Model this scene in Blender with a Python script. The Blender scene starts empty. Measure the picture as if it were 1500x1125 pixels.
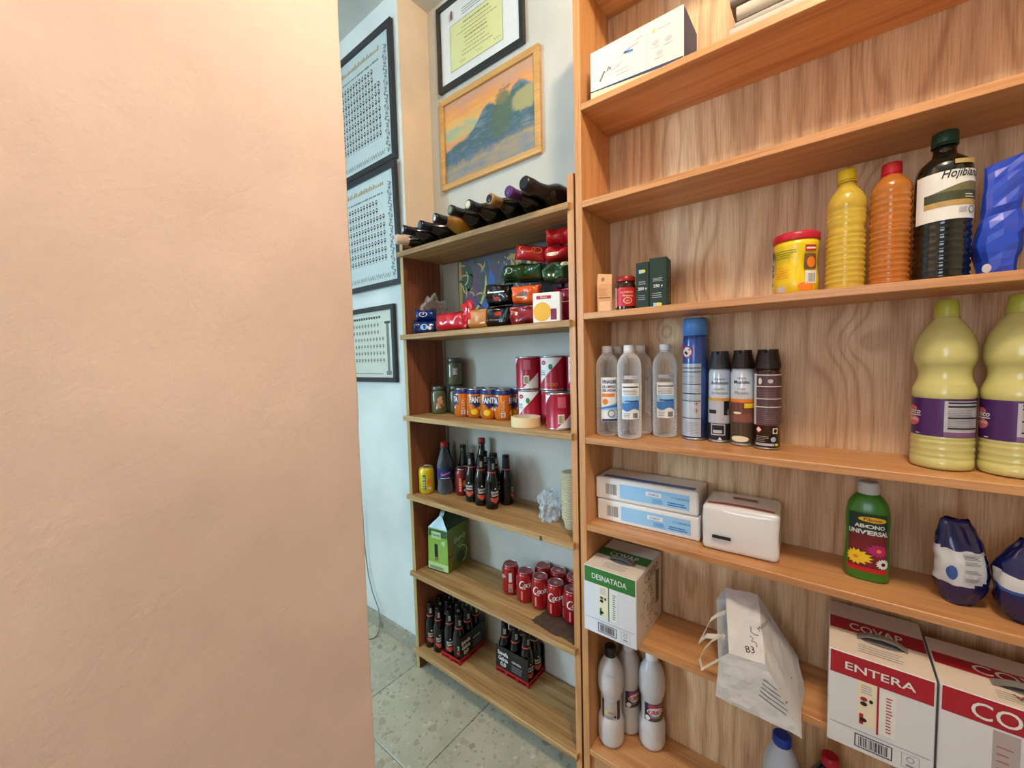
import bpy, bmesh, math, random
from mathutils import Vector, Matrix, noise

# ------------------------------------------------------------------ scene, camera, light
scene = bpy.context.scene
C = scene.collection
scene.view_settings.view_transform = 'Standard'
scene.view_settings.look = 'None'
scene.view_settings.gamma = 1.0
scene.view_settings.use_curve_mapping = False
scene.view_settings.exposure = 0.24
PI = math.pi
CAM = Vector((0.5921, -1.0662, 1.3518))


def make_camera():
    yaw, pitch, roll = -0.6688, -0.0624, -0.0255
    f = Vector((math.sin(yaw) * math.cos(pitch), math.cos(yaw) * math.cos(pitch), math.sin(pitch)))
    r0 = Vector((math.cos(yaw), -math.sin(yaw), 0))
    u0 = r0.cross(f)
    r = math.cos(roll) * r0 + math.sin(roll) * u0
    u = -math.sin(roll) * r0 + math.cos(roll) * u0
    cd = bpy.data.cameras.new('camera')
    cd.sensor_width = 36.0
    cd.lens = 594.08 / 1500.0 * 36.0
    cd.clip_start = 0.02
    ob = bpy.data.objects.new('camera', cd)
    M = Matrix(((r.x, u.x, -f.x, CAM.x), (r.y, u.y, -f.y, CAM.y), (r.z, u.z, -f.z, CAM.z), (0, 0, 0, 1)))
    ob.matrix_world = M
    C.objects.link(ob)
    scene.camera = ob


make_camera()

world = bpy.data.worlds.new('sky')
scene.world = world
world.use_nodes = True
world.node_tree.nodes['Background'].inputs[0].default_value = (0.45, 0.68, 0.95, 1)
world.node_tree.nodes['Background'].inputs[1].default_value = 3.0

WIN = dict(x=-2.6, y0=-3.45, y1=-2.40, z0=0.9, z1=2.55)      # window in the far side wall
FILL_WIN = dict(y=-3.6, x0=-0.15, x1=0.95, z0=0.95, z1=2.35)      # added opening behind the camera, unseen, for fill light on the bookcase
LAMP = Vector((0.72, -0.74, 2.74))                            # ceiling globe lamp


def light(name, kind, loc, energy, color, rot=None, **kw):
    ld = bpy.data.lights.new(name, kind)
    ld.energy = energy
    ld.color = color
    for k, v in kw.items():
        setattr(ld, k, v)
    ob = bpy.data.objects.new(name, ld)
    ob.location = loc
    if rot:
        ob.rotation_euler = rot
    C.objects.link(ob)
    return ob


light('window_daylight', 'AREA', (WIN['x'] - 0.06, (WIN['y0'] + WIN['y1']) / 2, (WIN['z0'] + WIN['z1']) / 2), 170.0,
      (0.55, 0.81, 1.0), (0, -PI / 2, 0), shape='RECTANGLE', size=WIN['z1'] - WIN['z0'], size_y=WIN['y1'] - WIN['y0'])
light('rear_fill_light', 'AREA', ((FILL_WIN['x0'] + FILL_WIN['x1']) / 2, FILL_WIN['y'] - 0.06, (FILL_WIN['z0'] + FILL_WIN['z1']) / 2), 14.0,
      (0.97, 0.97, 1.0), (PI / 2, 0, 0), shape='RECTANGLE', size=FILL_WIN['x1'] - FILL_WIN['x0'], size_y=FILL_WIN['z1'] - FILL_WIN['z0'])  # added fill light, brightens the middle of the bookcase from the front
light('ceiling_lamp_bulb', 'POINT', LAMP, 49.0, (1.0, 0.83, 0.62), shadow_soft_size=0.085)

# ------------------------------------------------------------------ materials


def lin(c):
    return tuple(((v / 255.0) / 12.92 if v / 255.0 <= 0.04045 else ((v / 255.0 + 0.055) / 1.055) ** 2.4) for v in c) + (1.0,)


MATS = {}


class NT:
    def __init__(self, name):
        self.m = bpy.data.materials.new(name)
        self.m.use_nodes = True
        self.t = self.m.node_tree
        self.b = self.t.nodes['Principled BSDF']
        self.out = self.t.nodes['Material Output']

    def n(self, typ, **kw):
        nd = self.t.nodes.new(typ)
        for k, v in kw.items():
            if k.startswith('i_'):
                key = k[2:]
                key = int(key) if key.isdigit() else key.replace('_', ' ')
                nd.inputs[key].default_value = v
            else:
                setattr(nd, k, v)
        return nd

    def l(self, a, b):
        self.t.links.new(a, b)

    def ramp(self, fac, stops):
        r = self.n('ShaderNodeValToRGB')
        while len(r.color_ramp.elements) < len(stops):
            r.color_ramp.elements.new(0.5)
        for e, (p, c) in zip(r.color_ramp.elements, stops):
            e.position = p
            e.color = lin(c)
        self.l(fac, r.inputs[0])
        return r.outputs[0]

    def math(self, op, a, b=None):
        nd = self.n('ShaderNodeMath', operation=op)
        for i, v in enumerate((a, b)):
            if v is None:
                continue
            if isinstance(v, (int, float)):
                nd.inputs[i].default_value = v
            else:
                self.l(v, nd.inputs[i])
        return nd.outputs[0]

    def bump(self, h, strength, dist=0.002):
        b = self.n('ShaderNodeBump')
        b.inputs['Strength'].default_value = strength
        b.inputs['Distance'].default_value = dist
        self.l(h, b.inputs['Height'])
        self.l(b.outputs[0], self.b.inputs['Normal'])


def mat(name, col=None, rough=0.5, metal=0.0, var=0.06, scale=30.0, bump=0.0, bscale=None, trans=0.0, ior=1.45, coat=0.0, sss=0.0):
    """plain painted / printed / plastic surface with a little procedural mottling"""
    if name in MATS:
        return MATS[name]
    k = NT(name)
    c = lin(col)
    tc = k.n('ShaderNodeTexCoord')
    nz = k.n('ShaderNodeTexNoise', i_Scale=scale, i_Detail=3.0)
    k.l(tc.outputs['Object'], nz.inputs['Vector'])
    mx = k.n('ShaderNodeMix', data_type='RGBA')
    mx.inputs[6].default_value = tuple(max(0, x * (1 - var)) for x in c[:3]) + (1,)
    mx.inputs[7].default_value = tuple(min(1, x * (1 + var)) for x in c[:3]) + (1,)
    k.l(nz.outputs[0], mx.inputs[0])
    k.l(mx.outputs[2], k.b.inputs['Base Color'])
    k.b.inputs['Roughness'].default_value = rough
    k.b.inputs['Metallic'].default_value = metal
    k.b.inputs['Transmission Weight'].default_value = trans
    k.b.inputs['IOR'].default_value = ior
    k.b.inputs['Coat Weight'].default_value = coat
    k.b.inputs['Coat Roughness'].default_value = 0.08
    if bump:
        n2 = k.n('ShaderNodeTexNoise', i_Scale=bscale or scale, i_Detail=4.0)
        k.l(tc.outputs['Object'], n2.inputs['Vector'])
        k.bump(n2.outputs[0], bump)
    MATS[name] = k.m
    return k.m


def clear_mat(name, tint, body, gloss=0.25, opac=0.25, rough=0.06):
    """clear plastic or film: lets light straight through, tinted, with a glossy skin"""
    if name in MATS:
        return MATS[name]
    k = NT(name)
    k.b.inputs['Base Color'].default_value = lin(body)
    k.b.inputs['Roughness'].default_value = rough
    k.b.inputs['IOR'].default_value = 1.5
    tr = k.n('ShaderNodeBsdfTransparent')
    tr.inputs[0].default_value = lin(tint)
    lw = k.n('ShaderNodeLayerWeight', i_Blend=gloss)
    f = k.math('ADD', lw.outputs['Facing'], opac)
    nz = k.n('ShaderNodeTexNoise', i_Scale=60.0)
    tc = k.n('ShaderNodeTexCoord')
    k.l(tc.outputs['Object'], nz.inputs['Vector'])
    f = k.math('ADD', f, k.math('MULTIPLY', k.math('SUBTRACT', nz.outputs[0], 0.5), 0.1))
    cl = k.n('ShaderNodeClamp')
    k.l(f, cl.inputs[0])
    mx = k.n('ShaderNodeMixShader')
    k.l(cl.outputs[0], mx.inputs[0])
    k.l(tr.outputs[0], mx.inputs[1])
    k.l(k.b.outputs[0], mx.inputs[2])
    k.l(mx.outputs[0], k.out.inputs[0])
    MATS[name] = k.m
    return k.m


def wood(name, dark, mid, light_, axis='X', scale=1.0, rough=0.42, fine=0.35, knots=(), coat=0.12):
    """grain runs along axis; object coordinates are metres"""
    if name in MATS:
        return MATS[name]
    k = NT(name)
    tc = k.n('ShaderNodeTexCoord')
    mp = k.n('ShaderNodeMapping')
    s = [26.0 * scale] * 3
    ai = 'XYZ'.index(axis)
    s[ai] = 0.9 * scale
    mp.inputs['Scale'].default_value = s
    k.l(tc.outputs['Object'], mp.inputs['Vector'])
    n1 = k.n('ShaderNodeTexNoise', i_Scale=1.0, i_Detail=5.0, i_Roughness=0.62, i_Distortion=0.25)
    k.l(mp.outputs[0], n1.inputs['Vector'])
    mp2 = k.n('ShaderNodeMapping')
    s2 = [210.0 * scale] * 3
    s2[ai] = 7.0 * scale
    mp2.inputs['Scale'].default_value = s2
    k.l(tc.outputs['Object'], mp2.inputs['Vector'])
    n2 = k.n('ShaderNodeTexNoise', i_Scale=1.0, i_Detail=2.0)
    k.l(mp2.outputs[0], n2.inputs['Vector'])
    v = k.math('ADD', k.math('MULTIPLY', n1.outputs[0], 1.0 - fine), k.math('MULTIPLY', n2.outputs[0], fine))
    col = k.ramp(v, [(0.33, dark), (0.50, mid), (0.66, light_)])
    if knots:
        # growth rings that bulge round the knots: bands across X, pushed aside near each knot
        sx = k.n('ShaderNodeSeparateXYZ')
        k.l(tc.outputs['Object'], sx.inputs[0])
        X, Z = sx.outputs[0], sx.outputs[2]
        wob = k.n('ShaderNodeTexNoise', i_Scale=1.0, i_Detail=2.0)
        mp3 = k.n('ShaderNodeMapping')
        mp3.inputs['Scale'].default_value = (5.0, 5.0, 0.8)
        k.l(tc.outputs['Object'], mp3.inputs['Vector'])
        k.l(mp3.outputs[0], wob.inputs['Vector'])
        ph = k.math('ADD', k.math('MULTIPLY', X, 110.0), k.math('MULTIPLY', wob.outputs[0], 46.0))
        for (kx, kz, sxw, szw, amp) in knots:
            dx = k.math('DIVIDE', k.math('SUBTRACT', X, kx), sxw)
            dz = k.math('DIVIDE', k.math('SUBTRACT', Z, kz), szw)
            q = k.math('ADD', k.math('MULTIPLY', dx, dx), k.math('MULTIPLY', dz, dz))
            ph = k.math('ADD', ph, k.math('MULTIPLY', k.math('EXPONENT', k.math('MULTIPLY', q, -1.0)), amp))
        band = k.math('MULTIPLY', k.math('ADD', k.math('SINE', ph), 1.0), 0.5)
        band = k.math('POWER', band, 3.5)
        mx = k.n('ShaderNodeMix', data_type='RGBA', blend_type='MULTIPLY')
        k.l(k.math('MULTIPLY', band, 0.45), mx.inputs[0])
        k.l(col, mx.inputs[6])
        mx.inputs[7].default_value = lin((186, 152, 126))
        col = mx.outputs[2]
    k.l(col, k.b.inputs['Base Color'])
    k.b.inputs['Roughness'].default_value = rough
    k.b.inputs['Coat Weight'].default_value = coat
    k.b.inputs['Coat Roughness'].default_value = 0.3
    k.bump(n2.outputs[0], 0.06, 0.001)
    MATS[name] = k.m
    return k.m


def stucco(name, col, b=0.25, scale=140.0, var=0.05, blotch=None):
    k = NT(name)
    tc = k.n('ShaderNodeTexCoord')
    nz = k.n('ShaderNodeTexNoise', i_Scale=3.0, i_Detail=6.0)
    k.l(tc.outputs['Object'], nz.inputs['Vector'])
    c = col
    lo = tuple(int(v * (1 - var)) for v in c)
    hi = tuple(min(255, int(v * (1 + var * 0.5))) for v in c)
    k.l(k.ramp(nz.outputs[0], [(0.35, lo), (0.65, hi)]), k.b.inputs['Base Color'])
    n2 = k.n('ShaderNodeTexNoise', i_Scale=scale, i_Detail=5.0, i_Roughness=0.6)
    k.l(tc.outputs['Object'], n2.inputs['Vector'])
    k.bump(n2.outputs[0], b, 0.004)
    k.b.inputs['Roughness'].default_value = 0.85
    MATS[name] = k.m
    return k.m


def terrazzo(name, base, chip_a, chip_b):
    k = NT(name)
    tc = k.n('ShaderNodeTexCoord')
    oi = k.n('ShaderNodeObjectInfo')
    ad = k.n('ShaderNodeVectorMath', operation='ADD')
    k.l(tc.outputs['Object'], ad.inputs[0])
    k.l(oi.outputs['Location'], ad.inputs[1])
    vec = ad.outputs[0]
    cols = []
    fac = []
    for sc, thr in ((30.0, 0.42), (75.0, 0.45)):
        wv = k.n('ShaderNodeTexNoise', i_Scale=sc * 0.9, i_Detail=2.0)
        k.l(vec, wv.inputs['Vector'])
        mixv = k.n('ShaderNodeVectorMath', operation='MULTIPLY_ADD')
        k.l(wv.outputs['Color'], mixv.inputs[0])
        mixv.inputs[1].default_value = (1.1 / sc,) * 3
        k.l(vec, mixv.inputs[2])
        v = k.n('ShaderNodeTexVoronoi', i_Scale=sc)
        k.l(mixv.outputs[0], v.inputs['Vector'])
        sp = k.n('ShaderNodeSeparateXYZ')
        k.l(v.outputs['Color'], sp.inputs[0])
        small = k.math('LESS_THAN', v.outputs['Distance'], k.math('MULTIPLY', sp.outputs[1], thr * 1.35))
        pick = k.math('LESS_THAN', sp.outputs[0], 0.55)
        fac.append(k.math('MULTIPLY', small, pick))
        cols.append(k.ramp(sp.outputs[2], [(0.2, chip_a), (0.6, chip_b), (0.9, (205, 200, 184))]))
    nz = k.n('ShaderNodeTexNoise', i_Scale=6.0, i_Detail=6.0)
    k.l(vec, nz.inputs['Vector'])
    b = k.ramp(nz.outputs[0], [(0.35, tuple(int(v * 0.90) for v in base)), (0.65, base)])
    for f, cc in zip(fac, cols):
        mx = k.n('ShaderNodeMix', data_type='RGBA')
        k.l(k.math('MULTIPLY', f, 0.85), mx.inputs[0])
        k.l(b, mx.inputs[6])
        k.l(cc, mx.inputs[7])
        b = mx.outputs[2]
    k.l(b, k.b.inputs['Base Color'])
    k.b.inputs['Roughness'].default_value = 0.32
    MATS[name] = k.m
    return k.m


# ------------------------------------------------------------------ mesh helpers
def link(name, me, m, parent=None, smooth=False):
    o = bpy.data.objects.new(name, me)
    C.objects.link(o)
    if m is not None:
        ms = m if isinstance(m, (list, tuple)) else [m]
        for x in ms:
            me.materials.append(x)
    if parent is not None:
        o.parent = parent
    if smooth:
        for p in me.polygons:
            p.use_smooth = True
    return o


def pydata(name, v, f, m, parent=None, smooth=False):
    me = bpy.data.meshes.new(name)
    me.from_pydata([tuple(p) for p in v], [], f)
    me.update()
    return link(name, me, m, parent, smooth)


def bm_obj(name, bm, m, parent=None, smooth=False):
    me = bpy.data.meshes.new(name)
    bm.normal_update()
    bm.to_mesh(me)
    bm.free()
    return link(name, me, m, parent, smooth)


def add_box(bm, x0, x1, y0, y1, z0, z1):
    vs = [bm.verts.new((x, y, z)) for x in (x0, x1) for y in (y0, y1) for z in (z0, z1)]
    for q in ((0, 1, 3, 2), (4, 6, 7, 5), (0, 4, 5, 1), (2, 3, 7, 6), (0, 2, 6, 4), (1, 5, 7, 3)):
        bm.faces.new([vs[i] for i in q])
    return vs


def box(name, b, m, parent=None, bevel=0.0, seg=1):
    bm = bmesh.new()
    add_box(bm, *b)
    if bevel:
        bmesh.ops.bevel(bm, geom=bm.edges[:], offset=bevel, segments=seg, profile=0.7, affect='EDGES')
    return bm_obj(name, bm, m, parent, smooth=False)


def lathe(name, prof, m, parent=None, n=28, caps=True, smooth=True, mats=None):
    """prof: list of (r, z) or (r, z, material index)"""
    v, f, mi = [], [], []
    for p in prof:
        for i in range(n):
            a = 2 * PI * i / n
            v.append((p[0] * math.cos(a), p[0] * math.sin(a), p[1]))
    for j in range(len(prof) - 1):
        for i in range(n):
            i2 = (i + 1) % n
            f.append((j * n + i, j * n + i2, (j + 1) * n + i2, (j + 1) * n + i))
            mi.append(prof[j][2] if len(prof[j]) > 2 else 0)
    if caps:
        f.append(tuple(range(n - 1, -1, -1)))
        mi.append(prof[0][2] if len(prof[0]) > 2 else 0)
        L = (len(prof) - 1) * n
        f.append(tuple(L + i for i in range(n)))
        mi.append(prof[-1][2] if len(prof[-1]) > 2 else 0)
    o = pydata(name, v, f, m, parent, smooth)
    for p, k in zip(o.data.polygons, mi):
        p.material_index = k
        if len(p.vertices) > 4:
            p.use_smooth = False
    return o


def tube(name, pts, r, m, parent=None, n=8, closed=False):
    v, f = [], []
    pts = [Vector(p) for p in pts]
    N = len(pts)
    for i, p in enumerate(pts):
        t = (pts[min(i + 1, N - 1)] - pts[max(i - 1, 0)]).normalized()
        a = t.cross(Vector((0, 0, 1)))
        if a.length < 0.05:
            a = t.cross(Vector((0, 1, 0)))
        a.normalize()
        b = t.cross(a)
        rr = r[i] if isinstance(r, (list, tuple)) else r
        for k in range(n):
            th = 2 * PI * k / n
            v.append(p + a * (rr * math.cos(th)) + b * (rr * math.sin(th)))
    for i in range(N - 1):
        for k in range(n):
            k2 = (k + 1) % n
            f.append((i * n + k, i * n + k2, (i + 1) * n + k2, (i + 1) * n + k))
    f.append(tuple(range(n - 1, -1, -1)))
    f.append(tuple((N - 1) * n + k for k in range(n)))
    return pydata(name, v, f, m, parent, True)


def ribbon(name, pts, w, thick, m, parent=None, up=(0, 1, 0)):
    """flat strap of real thickness along pts; width runs along up"""
    v, f = [], []
    pts = [Vector(p) for p in pts]
    up = Vector(up).normalized()
    N = len(pts)
    for i, p in enumerate(pts):
        t = (pts[min(i + 1, N - 1)] - pts[max(i - 1, 0)]).normalized()
        nrm = t.cross(up)
        nrm.normalize()
        for su, sn in ((-1, -1), (1, -1), (1, 1), (-1, 1)):
            v.append(p + up * (w / 2 * su) + nrm * (thick / 2 * sn))
    for i in range(N - 1):
        for k in range(4):
            k2 = (k + 1) % 4
            f.append((i * 4 + k, i * 4 + k2, (i + 1) * 4 + k2, (i + 1) * 4 + k))
    f.append((3, 2, 1, 0))
    f.append(tuple((N - 1) * 4 + k for k in range(4)))
    return pydata(name, v, f, m, parent, False)


def pillow(name, w, h, d, m, parent=None, nu=22, nv=16, crimp=0.10, wr=0.12, seed=0, flat=0.75, twist=0.0):
    """filled flexible packet: length w along X with flat crimped ends, h along Z, depth d along Y; base at z=0"""
    v, f = [], []
    for side in (-1, 1):
        for j in range(nv + 1):
            for i in range(nu + 1):
                a = -1 + 2 * i / nu
                b = -1 + 2 * j / nv
                e = max(0.0, 1 - max(0.0, (abs(a) - (1 - 2.2 * crimp)) / (2.2 * crimp)) ** 1.6)
                t = (e ** 0.5 * 0.97 + 0.03) * max(0.0, 1 - abs(b) ** (2.0 / (1.02 - flat + 0.02) * 0.5 + 1.2)) ** 0.5
                y = side * d / 2 * t
                q = Vector((a * w * 14, side * 3.1 + seed * 7.3, b * h * 14))
                y *= 1 + wr * 2.2 * noise.noise(q)
                z = h / 2 + h / 2 * b * (0.93 + 0.10 * (1 - e)) + wr * h * 0.35 * noise.noise(q * 0.6 + Vector((9, 0, 0)))
                x = a * w / 2 + wr * 0.02 * noise.noise(q + Vector((3, 5, 1)))
                if twist:
                    th = twist * a
                    y, z0 = y * math.cos(th) - (z - h / 2) * math.sin(th), y * math.sin(th) + (z - h / 2) * math.cos(th)
                    z = h / 2 + z0
                v.append((x, y, z))
    S = (nu + 1) * (nv + 1)
    for s in (0, 1):
        for j in range(nv):
            for i in range(nu):
                q = [s * S + j * (nu + 1) + i, s * S + j * (nu + 1) + i + 1, s * S + (j + 1) * (nu + 1) + i + 1, s * S + (j + 1) * (nu + 1) + i]
                f.append(tuple(q if s == 0 else q[::-1]))
    o = pydata(name, v, f, m, parent, True)
    zm = min(p.co.z for p in o.data.vertices)
    for p in o.data.vertices:
        p.co.z -= zm
    return o


def crumple(name, sx, sy, sz, m, parent=None, seed=0, amp=0.35, fr=3.0, sub=4, flat_bottom=True):
    bm = bmesh.new()
    bmesh.ops.create_icosphere(bm, subdivisions=sub, radius=1.0)
    for v in bm.verts:
        p = v.co.copy()
        d = 1 + amp * noise.noise(p * fr + Vector((seed, 0, 0))) + amp * 0.6 * abs(noise.noise(p * fr * 2.3 + Vector((0, seed, 0))))
        v.co = Vector((p.x * sx * d, p.y * sy * d, p.z * sz * d))
        if flat_bottom and v.co.z < -sz * 0.8:
            v.co.z = -sz * 0.8
    zm = min(v.co.z for v in bm.verts)
    for v in bm.verts:
        v.co.z -= zm
    return bm_obj(name, bm, m, parent, smooth=False)


# ------------------------------------------------------------------ flat print on real surfaces
_TXT = {}


def text2d(s, size=1.0, shear=0.0, bold=0.0, spacing=1.0):
    key = (s, shear, bold, spacing)
    if key not in _TXT:
        cu = bpy.data.curves.new('t', 'FONT')
        cu.body = s
        cu.size = 1.0
        cu.shear = shear
        cu.offset = bold
        cu.space_character = spacing
        cu.resolution_u = 3
        ob = bpy.data.objects.new('t', cu)
        C.objects.link(ob)
        dg = bpy.context.evaluated_depsgraph_get()
        me = bpy.data.meshes.new_from_object(ob.evaluated_get(dg))
        vs = [(p.co.x, p.co.y) for p in me.vertices]
        fs = [tuple(p.vertices) for p in me.polygons]
        bpy.data.objects.remove(ob)
        bpy.data.curves.remove(cu)
        bpy.data.meshes.remove(me)
        _TXT[key] = (vs, fs)
    vs, fs = _TXT[key]
    return [(x * size, y * size) for x, y in vs], fs


class Print:
    """flat print made of 2-D shapes; mapped to a plane or round a cylinder"""

    def __init__(self):
        self.items = []

    def rect(self, x0, y0, x1, y1, m, lay=0, n=10):
        nx = max(1, n)
        v = [(x0 + (x1 - x0) * i / nx, y) for y in (y0, y1) for i in range(nx + 1)]
        f = [(i, i + 1, nx + 1 + i + 1, nx + 1 + i) for i in range(nx)]
        self.items.append((v, f, m, lay))
        return self

    def poly(self, pts, m, lay=1):
        pts = list(pts)
        x0, x1 = min(p[0] for p in pts), max(p[0] for p in pts)
        if x1 - x0 < 0.007 or x1 - x0 > 0.12:
            self.items.append((pts, [tuple(range(len(pts)))], m, lay))
            return self
        # cut into upright slices so the shape can follow a round surface
        n = max(2, int((x1 - x0) / 0.0045))

        def clip(poly, c, keep_right):
            out = []
            for i in range(len(poly)):
                a, b = poly[i], poly[(i + 1) % len(poly)]
                ia = (a[0] >= c) if keep_right else (a[0] <= c)
                ib = (b[0] >= c) if keep_right else (b[0] <= c)
                if ia:
                    out.append(a)
                if ia != ib:
                    t = (c - a[0]) / (b[0] - a[0])
                    out.append((c, a[1] + (b[1] - a[1]) * t))
            return out
        for i in range(n):
            q = clip(clip(pts, x0 + (x1 - x0) * i / n, True), x0 + (x1 - x0) * (i + 1) / n, False) if len(pts) > 2 else []
            if len(q) > 2:
                self.items.append((q, [tuple(range(len(q)))], m, lay))
        return self

    def ell(self, cx, cy, rx, ry, m, lay=1, n=14):
        return self.poly([(cx + rx * math.cos(2 * PI * i / n), cy + ry * math.sin(2 * PI * i / n)) for i in range(n)], m, lay)

    def stroke(self, pts, w, m, lay=2):
        v, f = [], []
        N = len(pts)
        for i, p in enumerate(pts):
            a = Vector(pts[max(0, i - 1)])
            b = Vector(pts[min(N - 1, i + 1)])
            t = (b - a)
            t = t.normalized() if t.length > 1e-9 else Vector((1, 0))
            ww = w[i] if isinstance(w, (list, tuple)) else w
            v += [(p[0] - t.y * ww / 2, p[1] + t.x * ww / 2), (p[0] + t.y * ww / 2, p[1] - t.x * ww / 2)]
        for i in range(N - 1):
            f.append((2 * i + 1, 2 * i + 3, 2 * i + 2, 2 * i))
        self.items.append((v, f, m, lay))
        return self

    def ring(self, cx, cy, r, w, m, lay=2, n=20, ry=None):
        ry = ry or r
        return self.stroke([(cx + r * math.cos(2 * PI * i / n), cy + ry * math.sin(2 * PI * i / n)) for i in range(n + 1)], w, m, lay)

    def frame(self, x0, y0, x1, y1, w, m, lay=2):
        for a in ((x0, y0, x1, y0 + w), (x0, y1 - w, x1, y1), (x0, y0, x0 + w, y1), (x1 - w, y0, x1, y1)):
            self.rect(*a, m, lay)
        return self

    def text(self, x, y, s, size, m, lay=2, align='C', shear=0.0, bold=0.0, width=None, spacing=1.0, rot=0.0, sy=1.0):
        v, f = text2d(s, size, shear, bold, spacing)
        if not v:
            return self
        x0 = min(p[0] for p in v)
        x1 = max(p[0] for p in v)
        k = 1.0 if width is None else width / (x1 - x0)
        off = {'L': 0, 'C': (x1 - x0) / 2, 'R': x1 - x0}[align]
        v = [((p[0] - x0 - off) * k, p[1] * sy) for p in v]
        c, sn = math.cos(rot), math.sin(rot)
        v = [(x + p[0] * c - p[1] * sn, y + p[0] * sn + p[1] * c) for p in v]
        self.items.append((v, f, m, lay))
        return self

    def lines(self, x0, x1, y0, y1, n, m, lay=2, fill=0.45, seed=1, ragged=0.3):
        rnd = random.Random(seed)
        st = (y1 - y0) / n
        for i in range(n):
            e = x1 - (x1 - x0) * ragged * rnd.random()
            self.rect(x0, y0 + st * i, e, y0 + st * (i + fill), m, lay)
        return self

    def bars(self, x0, y0, x1, y1, n, m, lay=2, seed=3):
        rnd = random.Random(seed)
        st = (x1 - x0) / n
        for i in range(n):
            self.rect(x0 + st * i, y0, x0 + st * (i + 0.25 + 0.5 * rnd.random()), y1, m, lay, 1)
        return self

    def build(self, name, parent, fn, step=0.00035):
        v, f, mi, ms = [], [], [], []
        for (pv, pf, m, lay) in self.items:
            if m not in ms:
                ms.append(m)
            b = len(v)
            v += [fn(x, y, step * (lay + 1)) for x, y in pv]
            for q in pf:
                f.append(tuple(b + i for i in q))
                mi.append(ms.index(m))
        me = bpy.data.meshes.new(name)
        me.from_pydata(v, [], f)
        me.update()
        o = link(name, me, ms, parent)
        for p, k in zip(me.polygons, mi):
            p.material_index = k
        return o


def cyl(R, z0=0.0, a0=0.0):
    return lambda s, t, o: ((R + o) * math.sin(a0 + s / R), -(R + o) * math.cos(a0 + s / R), z0 + t)


def front(y, x0=0.0, z0=0.0):
    return lambda s, t, o: (x0 + s, y - o, z0 + t)


def right(x, y0=0.0, z0=0.0):
    return lambda s, t, o: (x + o, y0 + s, z0 + t)


def top(z, x0=0.0, y0=0.0):
    return lambda s, t, o: (x0 + s, y0 + t, z + o)


# ------------------------------------------------------------------ things
def thing(name, label, cat, loc=(0, 0, 0), rz=0.0, group=None, rot=None):
    o = bpy.data.objects.new(name, None)
    o.empty_display_size = 0.05
    C.objects.link(o)
    o.location = loc
    o.rotation_euler = rot if rot else (0, 0, rz)
    o['label'] = label
    o['category'] = cat
    if group:
        o['group'] = group
    return o


def tag(o, label, cat, group=None):
    o['label'] = label
    o['category'] = cat
    if group:
        o['group'] = group
    return o


def struct(o):
    o['kind'] = 'structure'
    return o


def dup(root, loc, rz, label):
    r = root.copy()
    C.objects.link(r)
    r.location = loc
    r.rotation_euler = (0, 0, rz)
    r['label'] = label
    for ch in list(root.children):
        c = ch.copy()
        C.objects.link(c)
        c.parent = r
        for g in ch.children:
            e = g.copy()
            C.objects.link(e)
            e.parent = c
    return r


def face(x, y):
    """turn about Z that makes a thing's front (-Y) look at the camera"""
    return math.atan2(CAM.x - x, y - CAM.y)


# ------------------------------------------------------------------ measured levels (metres)
BACK = 0.190      # face of the bookcase back panel
WALL = 0.225      # recess wall
FWALL = 0.062     # wall with the class portraits
CEIL = 2.90
XREC = -0.858     # side face of the recess
TZ = [2.046, 1.7784, 1.4606, 1.0949, 0.8303, 0.524]    # undersides of the bookcase shelves
TT = [z + 0.018 for z in TZ]
FLOORB = 0.13     # top of the bookcase bottom board
LZ = [1.7813, 1.4422, 1.1019, 0.7629, 0.4238, 0.0758]  # undersides of the left unit's shelves
LT = [z + 0.02 for z in LZ]
XU0, XU1 = -0.8297, -0.0066

M_white = stucco('white_plaster', (204, 199, 188), 0.18)
M_cool = stucco('white_wall_paint', (222, 226, 222), 0.15)
M_pink = stucco('salmon_roughcast_paint', (236, 213, 202), 0.45, 85.0)
M_ceil = stucco('ceiling_paint', (214, 212, 206), 0.1)
M_tile = terrazzo('terrazzo', (192, 188, 166), (152, 140, 116), (174, 162, 140))
M_grout = mat('grout', (120, 114, 98), 0.9)
M_skirt = terrazzo('terrazzo_skirting', (168, 164, 146), (120, 108, 88), (150, 138, 118))

# room shell ------------------------------------------------------
X0, X1, Y0 = WIN['x'], 2.2, -3.6
fl = struct(box('floor', (X0 - 0.1, X1 + 0.1, Y0 - 0.1, 0.35, -0.10, -0.004), M_grout))
tm = None
for ix in range(-7, 7):
    for iy in range(-9, 2):
        cx = -0.444 + 0.4 * ix + 0.2
        cy = -0.313 + 0.4 * iy + 0.2
        if cx - 0.2 < X0 - 0.05 or cx > X1 or cy < Y0 - 0.1 or cy - 0.2 > 0.2:
            continue
        if tm is None:
            o = box('tile', (-0.199, 0.199, -0.199, 0.199, -0.012, 0.0), M_tile, fl, 0.0012)
            tm = o.data
        else:
            o = bpy.data.objects.new('tile', tm)
            C.objects.link(o)
            o.parent = fl
        o.location = (cx, cy, 0)
struct(box('ceiling', (X0 - 0.1, X1 + 0.1, Y0 - 0.1, 0.35, CEIL, CEIL + 0.1), M_ceil))
struct(box('wall_back', (XREC, X1 + 0.1, WALL, WALL + 0.12, 0, CEIL), M_white))
struct(box('wall_recess_side', (XREC - 0.004, XREC, FWALL + 0.0005, WALL - 0.0005, 0, CEIL), stucco('peach_recess_face', (240, 216, 190), 0.2)))  # side face has its own peach tone, apart from the white back wall
struct(box('wall_portraits', (X0, XREC - 0.0042, FWALL, WALL + 0.12, 0, CEIL), M_cool))
M_far = stucco('beige_wall_paint', (206, 196, 180), 0.15)
struct(box('wall_right', (X1, X1 + 0.1, Y0, WALL, 0, CEIL), M_far))
bm = bmesh.new()
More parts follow.
